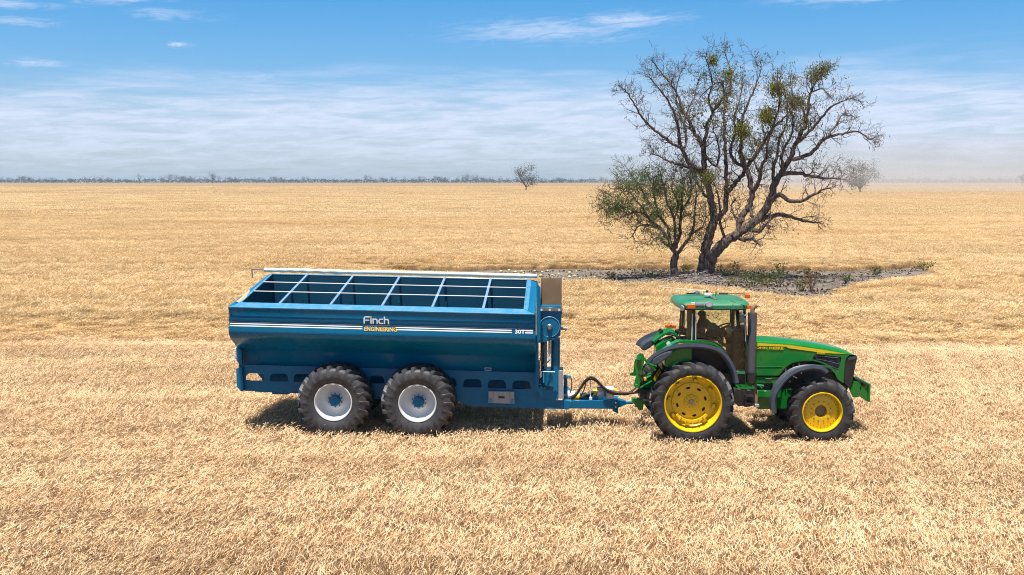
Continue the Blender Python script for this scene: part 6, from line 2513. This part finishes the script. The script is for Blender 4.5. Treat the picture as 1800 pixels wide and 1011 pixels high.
sc_ = [(sm.pt(X, Y, 0), r * sm.k(), a) for X, Y, r, a in [(150, 550, 48, 2.6), (180, 610, 45, 1.8), (265, 590, 60, 1.3), (75, 660, 50, .8), (240, 690, 60, .9), (310, 600, 50, .8), (330, 680, 60, .5), (380, 640, 50, .35), (60, 650, 40, .6), (280, 780, 30, .8), (200, 545, 30, .9), (420, 680, 40, .25)]]
for (q, d) in tips_:
    pr = .12
    for (c, r, a) in sc_:
        dist = math.hypot(q.x - c.x, q.z - c.z) / r
        if dist < 2.2:
            pr += a * math.exp(-dist * dist) * .8
    if rgt.random() < pr:
        add_leaves(lv_, q, d, rgt.randint(4, 8), .145, rgt, .12)
leaf_obj('foliage', lv_, M['leaf_green'], sroot)

# ------------------------------------------------------------------ litter under the trees
m = MB()
for k in range(900):
    if k > 660:
        c = Vector((gb.x + rgt.uniform(-9, 12), gb.y - 1.5 + rgt.gauss(0, 1.6), 0))
    elif rgt.random() < .65:
        c = Vector((gb.x + rgt.gauss(-.2, 1.3), gb.y - .6 + rgt.gauss(-.3, .9), 0))
    else:
        c = Vector((gs.x + rgt.gauss(-.3, 1.2), gs.y - .5 + rgt.gauss(-.2, .8), 0))
    dd = math.hypot(c.x - gb.x, c.y - gb.y)
    z = rgt.uniform(.02, .10) + max(0, .55 - dd * .25) * rgt.random()
    a = rgt.uniform(0, PI)
    L = rgt.uniform(.3, 1.1)
    p = [c + Vector((math.cos(a) * L * t, math.sin(a) * L * t * .8, z + rgt.gauss(0, .05))) for t in (-.5, -.1, .2, .5)]
    m.tube(p, [rgt.uniform(.014, .036)] * 3 + [.008], 4)
o = m.build('fallen_twigs', bark_mat('bleached_wood', (.16, .13, .12), (.38, .33, .30)), None, smooth=0)
tag(o, 'heap of bleached dead twigs lying round the foot of the trunks', kind='stuff')
for k in range(7):
    c = [(gb.x - 1.4, gb.y - 1.2), (gb.x + 1.2, gb.y - 1.0), (gb.x + 3.4, gb.y - 1.5), (gs.x - 1.6, gs.y - .8), (gb.x + 5.6, gb.y - 2.5), (gs.x - 3.6, gs.y - .3), (gb.x + 2.4, gb.y - .2)][k]
    a = rgt.uniform(-.5, .5)
    L = rgt.uniform(1.6, 2.6)
    sp = smooth_path([Vector((L * (t - .5) * math.cos(a), L * (t - .5) * math.sin(a), .10 + .08 * math.sin(t * 3 + k))) for t in (0, .3, .6, 1)], 3)
    m = MB().tube([p + Vector((rgt.gauss(0, .03), rgt.gauss(0, .03), 0)) for p in sp], [.06 - .045 * i / (len(sp) - 1) for i in range(len(sp))], 6)
    for _ in range(4):
        q = sp[rgt.randint(3, len(sp) - 2)]
        m.tube([q, q + Vector((rgt.gauss(0, .3), rgt.gauss(0, .3), .12)), q + Vector((rgt.gauss(0, .5), rgt.gauss(0, .5), .15))], [.025, .018, .008], 4)
    o = m.build('fallen_branch', M['bark2'], None, smooth=50, loc=(c[0], c[1], 0))
    tag(o, ['crooked dead branch on the soil in front of the small tree and trunk gap', 'dead branch on bare soil just right of the large trunk', 'dead branch among weeds right of the large tree', 'dead branch lying at the foot of the small bushy tree',
            'dead branch on bare soil farthest right of the trees', 'dead branch on bare soil farthest left of the trees', 'dead branch behind the weeds beside the large trunk'][k], 'branch', 'fallen branches under the trees')

# leaf litter, clods and dry grass wisps over the bare ground
lt = []
off = Vector((0, 0, 0))
bx = [p[0] for p in bare_poly]
by = [p[1] for p in bare_poly]
for k in range(26000):
    x, y = rgt.uniform(min(bx), max(bx)), rgt.uniform(min(by), max(by))
    if not in_poly(x, y, bare_poly):
        continue
    dens_ = .30 + 1.2 * mnoise.noise(Vector((x * .45, y * .9, 3.3))) + .9 * math.exp(-((x - gb.x) / 5) ** 2)
    if rgt.random() > dens_:
        continue
    up_ = rgt.random() < .35
    L = rgt.uniform(.06, .22)
    dd = Vector((rgt.gauss(0, 1), rgt.gauss(0, 1), abs(rgt.gauss(.9, .6)) if up_ else rgt.uniform(0, .25))).normalized() * L
    w = dd.cross(Vector((rgt.gauss(0, 1), rgt.gauss(0, 1), rgt.gauss(0, 1)))).normalized() * L * rgt.uniform(.12, .4)
    lt.append((Vector((x, y, .01)), dd, w, min(1, max(0, rgt.gauss(.45, .35)))))
M['litter'] = leaf_mat('dry_litter', [(.045, .035, .028), (.12, .09, .06), (.36, .27, .16)], .1)
o = leaf_obj('leaf_litter', lt, M['litter'], None)
o['label'] = 'brown leaf litter and dry grass wisps over the bare soil'
# weeds on the bare ground
def weed(px, py, w, h, mat, label, seed, n=260, nm='weed'):
    g_ = ground_at(px, py)
    rg_ = random.Random(seed)
    lst = []
    stems = MB()
    for k in range(9):
        a = rg_.uniform(0, 2 * PI)
        stems.tube([(0.05 * math.cos(a), .05 * math.sin(a), 0), (w * .25 * math.cos(a), w * .25 * math.sin(a), h * .5), (w * .42 * math.cos(a), w * .42 * math.sin(a), h * rg_.uniform(.7, 1))], [.012, .010, .005], 4)
    root = empty(nm, (g_.x, g_.y, 0))
    stems.build('stem', M['bark2'], root, smooth=0)
    for _ in range(n):
        t = rg_.random() ** .7
        a = rg_.uniform(0, 2 * PI)
        r = w * .5 * math.sqrt(rg_.random()) * (.35 + .65 * t)
        q = Vector((r * math.cos(a), r * math.sin(a), h * t))
        dd = Vector((rg_.gauss(0, .5), rg_.gauss(0, .5), rg_.gauss(.5, .5))).normalized() * rg_.uniform(.08, .18)
        ww = dd.cross(Vector((rg_.gauss(0, 1), rg_.gauss(0, 1), rg_.gauss(0, 1)))).normalized() * .03
        lst.append((q, dd, ww, min(1, max(0, rg_.gauss(.4, .3)))))
    o = leaf_obj('leaves', lst, M[mat], root)
    tag(root, label, 'weed', 'weeds on the bare soil under the trees')


for k, (px, py, w, h, mat, lab) in enumerate([
        (1259, 486, 1.1, .75, 'weed', 'dark green bushy weed right against the large trunk'),
        (1276, 488, 1.2, .45, 'weed', 'low dark green weed second from the large trunk'),
        (1293, 488, .7, .95, 'weed', 'narrow upright dark green weed right of the large trunk'),
        (1371, 482, .95, .7, 'weed', 'bright green weed at the foot of the far wheat'),
        (1324, 505, 2.2, .95, 'weed', 'widest dark green weed clump nearest the wheat in front'),
        (1347, 502, 1.6, .55, 'leaf_olive', 'low olive weed clump between two taller green weeds'),
        (1369, 505, 1.1, .95, 'weed', 'tall green weed left of the dry brown clump'),
        (1408, 512, 1.0, .7, 'leaf_olive', 'pale olive weed left beside the dry brown clump'),
        (1425, 514, .9, 1.15, 'dry_weed', 'tall dry orange brown weed clump'),
        (1418, 483, .6, .35, 'weed', 'smallest green weed on the open bare soil'),
        (1488, 499, .8, .6, 'weed', 'green weed at the right end of the bare soil'),
        (1540, 484, 1.0, .5, 'weed', 'green weed in the crop line right of the bare soil'),
        (1290, 500, 1.2, .4, 'leaf_olive', 'low yellowish weed in front of the large trunk'),
        (1142, 492, .8, .4, 'weed', 'low green weed left of the small bushy tree'),
        (1205, 480, .9, .5, 'leaf_olive', 'olive weed between the two trunks'),
        (1075, 489, .8, .35, 'leaf_olive', 'sparse olive weed farthest left on the bare soil'),
        (1625, 476, 1.6, .6, 'leaf_olive', 'olive green weed in the wheat right of the bare soil')]):
    weed(px, py, w, h, mat, lab, 300 + k, n=int(110 * w * h) + 60)

# little pale melons scattered on the soil
mel = None
rm = random.Random(8)
spots = [(906, 480), (917, 479), (920, 482), (940, 478), (953, 480), (938, 488), (950, 486), (971, 485), (982, 484), (1001, 481), (1013, 479), (1001, 489), (1010, 487), (922, 486), (930, 491), (962, 478), (1020, 491), (990, 491), (1045, 489), (895, 477), (880, 479), (1060, 495)]
bm = bmesh.new()
bmesh.ops.create_icosphere(bm, subdivisions=2, radius=.085)
for v in bm.verts:
    v.co.z *= .85
me = bpy.data.meshes.new('melon')
bm.to_mesh(me)
bm.free()
me.shade_smooth()
me.materials.append(paint('pale_melon', (.72, .60, .30), .5, dust=.05))
for k, (x, y) in enumerate(spots):
    g_ = ground_at(x, y)
    o = bpy.data.objects.new('melon', me)
    COL.objects.link(o)
    o.location = (g_.x, g_.y, .065)
    o.rotation_euler = (0, 0, rm.uniform(0, 6))
    s = rm.uniform(.8, 1.3)
    o.scale = (s, s, s)
    tag(o, 'small pale yellow wild melon lying on the grey bare soil', 'melon', 'wild melons scattered on the bare soil')

# ------------------------------------------------------------------ distant trees
def crown_tree(name, base, H, Wd, seed, leaf, label, group=None, dens=1.0, bare=.0, trunk_f=.3, low=.62):
    rg_ = random.Random(seed)
    root = empty(name, base)
    m = MB()
    nb = 7
    m.tube([(0, 0, 0), (rg_.gauss(0, .02) * H, 0, H * trunk_f * .6), (0, 0, H * trunk_f)], [H * .028, H * .022, H * .02], 6)
    ends = []
    for k in range(nb):
        a = 2 * PI * k / nb + rg_.uniform(-.4, .4)
        e = Vector((math.cos(a) * Wd * .33 * rg_.uniform(.4, 1.1), math.sin(a) * Wd * .33 * rg_.uniform(.4, 1.1), H * rg_.uniform(low, .90)))
        s = Vector((0, 0, H * trunk_f * rg_.uniform(.8, 1.0)))
        md_ = s.lerp(e, .5) + Vector((rg_.gauss(0, .05), rg_.gauss(0, .05), -.02)) * H
        m.tube([s, md_, e], [H * .014, H * .009, H * .003], 4)
        ends.append(e)
        for j in range(5):
            b = md_.lerp(e, rg_.random())
            f_ = b + Vector((rg_.gauss(0, .5), rg_.gauss(0, .5), rg_.gauss(.25, .4))) * Wd * .22
            m.tube([b, f_], [H * .005, H * .002], 3)
            ends.append(f_)
    m.build('trunk', M['bark'], root, smooth=0)
    lst = []
    sz = max(.18, Wd * .024)
    for e in ends:
        if rg_.random() < bare:
            continue
        for _ in range(int(40 * dens)):
            q = e + Vector((rg_.gauss(0, 1), rg_.gauss(0, 1), rg_.gauss(0, .8))) * Wd * .075
            dd = Vector((rg_.gauss(0, 1), rg_.gauss(0, 1), rg_.gauss(-.3, .7))).normalized() * sz
            w = dd.cross(Vector((rg_.gauss(0, 1), rg_.gauss(0, 1), rg_.gauss(0, 1)))).normalized() * sz * .35
            lst.append((q, dd, w, min(1, max(0, rg_.gauss(.5, .3)))))
    o = leaf_obj('crown', lst, leaf, root)
    tag(root, label, 'tree', group)
    return root


HOR = 318.6


def far_base(px, py):
    g_ = on_z(px, py, 0.0)
    return g_


crown_tree('field_tree', far_base(924.5, 335.2), 17.0, 23.0, 31, M['leaf_dull'], 'rounded grey green tree standing alone in the wheat left of the trees in front', dens=1.3, bare=.1, trunk_f=.16, low=.34)
crown_tree('field_tree', far_base(1511, 339.5), 15.5, 19.5, 32, M['leaf_dull'], 'dust veiled pale tree in the wheat behind the right branches of the gnarled tree', dens=2.6, bare=.0, trunk_f=.16, low=.34)
crown_tree('field_tree', far_base(1497, 336), 11.0, 11.0, 33, M['leaf_dull'], 'small dust veiled tree touching the left of the pale tree', dens=1.1, bare=.2)
crown_tree('field_tree', far_base(245, 323.5), 26, 22, 34, M['leaf_far'], 'gaunt nearly leafless tree standing out of the left tree line', dens=.25, bare=.7, trunk_f=.35)
crown_tree('field_tree', far_base(1674, 325.2), 15, 22, 35, M['leaf_far'], 'tiny hazy tree in the dust at the far right', dens=.5, bare=.4)
crown_tree('field_tree', far_base(1797, 328), 14, 15, 36, M['leaf_far'], 'hazy tree cut by the right edge of the photo', dens=1.0)
crown_tree('field_tree', far_base(374, 322.6), 34, 26, 37, M['leaf_far'], 'tall pointed tree sticking up from the tree line left of centre', dens=.8, bare=.3)

# the tree line: separate trees with a low mass behind them
protos = []
rt = random.Random(77)
for k in range(6):
    p_ = crown_tree('horizon_tree', Vector((0, 0, 0)), 1.0 * 16, [16, 22, 13, 26, 18, 14][k], 50 + k, M['leaf_far'], 'x', dens=1.3, bare=[.0, .1, .0, .05, .3, .0][k], trunk_f=.14, low=.30)
    protos.append(p_)
# px centre, base y, height px, kind
line = [(8, 9), (22, 7), (37, 10), (50, 11), (60, 9), (74, 8), (86, 8), (98, 7), (113, 6), (130, 7), (158, 10), (170, 10), (181, 10), (196, 7), (212, 7), (228, 6), (262, 6), (272, 8), (290, 10), (307, 12), (321, 10), (330, 11), (342, 11), (354, 9), (366, 10),
        (383, 10), (398, 7), (410, 9), (420, 9), (433, 8), (448, 8), (461, 7), (477, 9), (489, 10), (500, 9), (514, 7), (525, 7), (539, 8), (555, 7), (574, 6), (592, 6), (608, 6), (627, 6), (648, 10), (661, 7), (676, 8), (694, 10), (711, 9), (727, 8), (742, 9),
        (764, 11), (776, 10), (786, 9), (804, 10), (817, 13), (827, 11), (838, 13), (852, 9), (864, 9), (878, 9), (893, 7), (955, 6), (972, 7), (986, 8), (1003, 7), (1020, 7), (1040, 7), (1060, 7), (1078, 6), (1240, 7), (1300, 8), (1350, 7), (1400, 8), (1440, 8),
        (1455, 7), (1475, 7), (1550, 9), (1565, 9), (1580, 8), (1597, 8), (1612, 9), (1628, 8), (1642, 7), (1658, 8), (1690, 7), (1706, 8), (1722, 8), (1738, 7), (1754, 8), (1768, 9), (1783, 8)]
words = ['broad', 'low', 'rounded', 'ragged', 'thin', 'dense']
for k, (px, hp) in enumerate(line):
    D = 3000 + rt.uniform(-250, 350)
    X = (px - 900) / F * D * 1.0
    src = protos[k % 6]
    c = src.copy()
    COL.objects.link(c)
    for ch in src.children:
        cc_ = ch.copy()
        COL.objects.link(cc_)
        cc_.parent = c
    c.location = (X, D, 0)
    s = (hp + 2.8) / F * D / 16 * 1.0
    c.scale = (s * rt.uniform(1.0, 1.3), s, s)
    c.rotation_euler = (0, 0, 0)
    ORD = ['first', 'second', 'third', 'fourth', 'fifth', 'sixth', 'seventh', 'eighth', 'ninth', 'tenth', 'eleventh', 'twelfth', 'thirteenth', 'fourteenth', 'fifteenth', 'sixteenth']
    c['label'] = '%s %s tree from the left edge along the hazy tree line on the horizon' % (ORD[k // 6], ['broad crowned', 'wide flat', 'small round', 'spreading', 'sparse', 'narrow'][k % 6])
    c['group'] = 'trees of the tree line on the horizon'
    c['category'] = 'tree'
for p_ in protos:
    for ch in list(p_.children):
        bpy.data.objects.remove(ch)
    bpy.data.objects.remove(p_)
lst = []
for k in range(26000):
    x = rt.uniform(-2700, 2700)
    nz = mnoise.noise(Vector((x * .012, 0, 0))) + .6 * mnoise.noise(Vector((x * .05, 3, 0)))
    h = max(6, 11 + 6.0 * nz)
    y = 3700 + rt.uniform(-60, 60)
    q = Vector((x, y, rt.random() * h))
    sz = rt.uniform(2.5, 5)
    dd = Vector((rt.gauss(0, 1), rt.gauss(0, 1), rt.gauss(0, .6))).normalized() * sz
    w = dd.cross(Vector((rt.gauss(0, 1), rt.gauss(0, 1), rt.gauss(0, 1)))).normalized() * sz * .45
    lst.append((q, dd, w, rt.random()))
o = leaf_obj('distant_woodland', lst, M['leaf_far'], None)
o['label'] = 'low dark band of woodland along the whole horizon'
# ================================================================== dust drifting over the right of the plain
def dust_cloud():
    mb = MB().box(60, 900, 380, 1700, 0.9, 36.0)
    mt = bpy.data.materials.new('airborne_dust')
    mt.use_nodes = True
    nt = mt.node_tree
    nt.nodes.clear()
    N, L = nt.nodes, nt.links
    out = N.new('ShaderNodeOutputMaterial')
    pv = N.new('ShaderNodeVolumePrincipled')
    pv.inputs['Color'].default_value = (0.93, 0.86, 0.80, 1)
    tc = N.new('ShaderNodeTexCoord')
    sep = N.new('ShaderNodeSeparateXYZ')
    L.new(tc.outputs['Generated'], sep.inputs[0])

    def mr(v, a, b, c, d):
        n = N.new('ShaderNodeMapRange')
        n.interpolation_type = 'SMOOTHSTEP'
        L.new(v, n.inputs[0])
        for i, q in enumerate((a, b, c, d)):
            n.inputs[1 + i].default_value = q
        return n.outputs[0]

    def mu(a, b):
        n = N.new('ShaderNodeMath')
        n.operation = 'MULTIPLY'
        L.new(a, n.inputs[0])
        if isinstance(b, float):
            n.inputs[1].default_value = b
        else:
            L.new(b, n.inputs[1])
        return n.outputs[0]
    fx_ = mu(mr(sep.outputs[0], 0.0, 0.13, 0, 1), mr(sep.outputs[0], 0.75, 1.0, 1, 0.0))
    fy_ = mu(mu(mr(sep.outputs[1], 0.0, 0.05, 0, 1), mr(sep.outputs[1], 0.07, 0.25, 1, .22)), mr(sep.outputs[1], 0.7, 1.0, 1, 0))
    fz_ = mr(sep.outputs[2], 0.1, 1.0, 1, 0)
    no = N.new('ShaderNodeTexNoise')
    no.inputs['Scale'].default_value = 4.0
    no.inputs['Detail'].default_value = 3
    L.new(tc.outputs['Generated'], no.inputs['Vector'])
    d = mu(mu(mu(fx_, fy_), fz_), mr(no.outputs[0], .3, .7, .5, 1.2))
    L.new(mu(d, 0.0036), pv.inputs['Density'])
    L.new(pv.outputs[0], out.inputs['Volume'])
    o = mb.build('dust_cloud', mt, smooth=0)
    o['kind'] = 'stuff'
    o['label'] = 'pale brown dust hanging low over the right of the field'
    return o


dust_cloud()
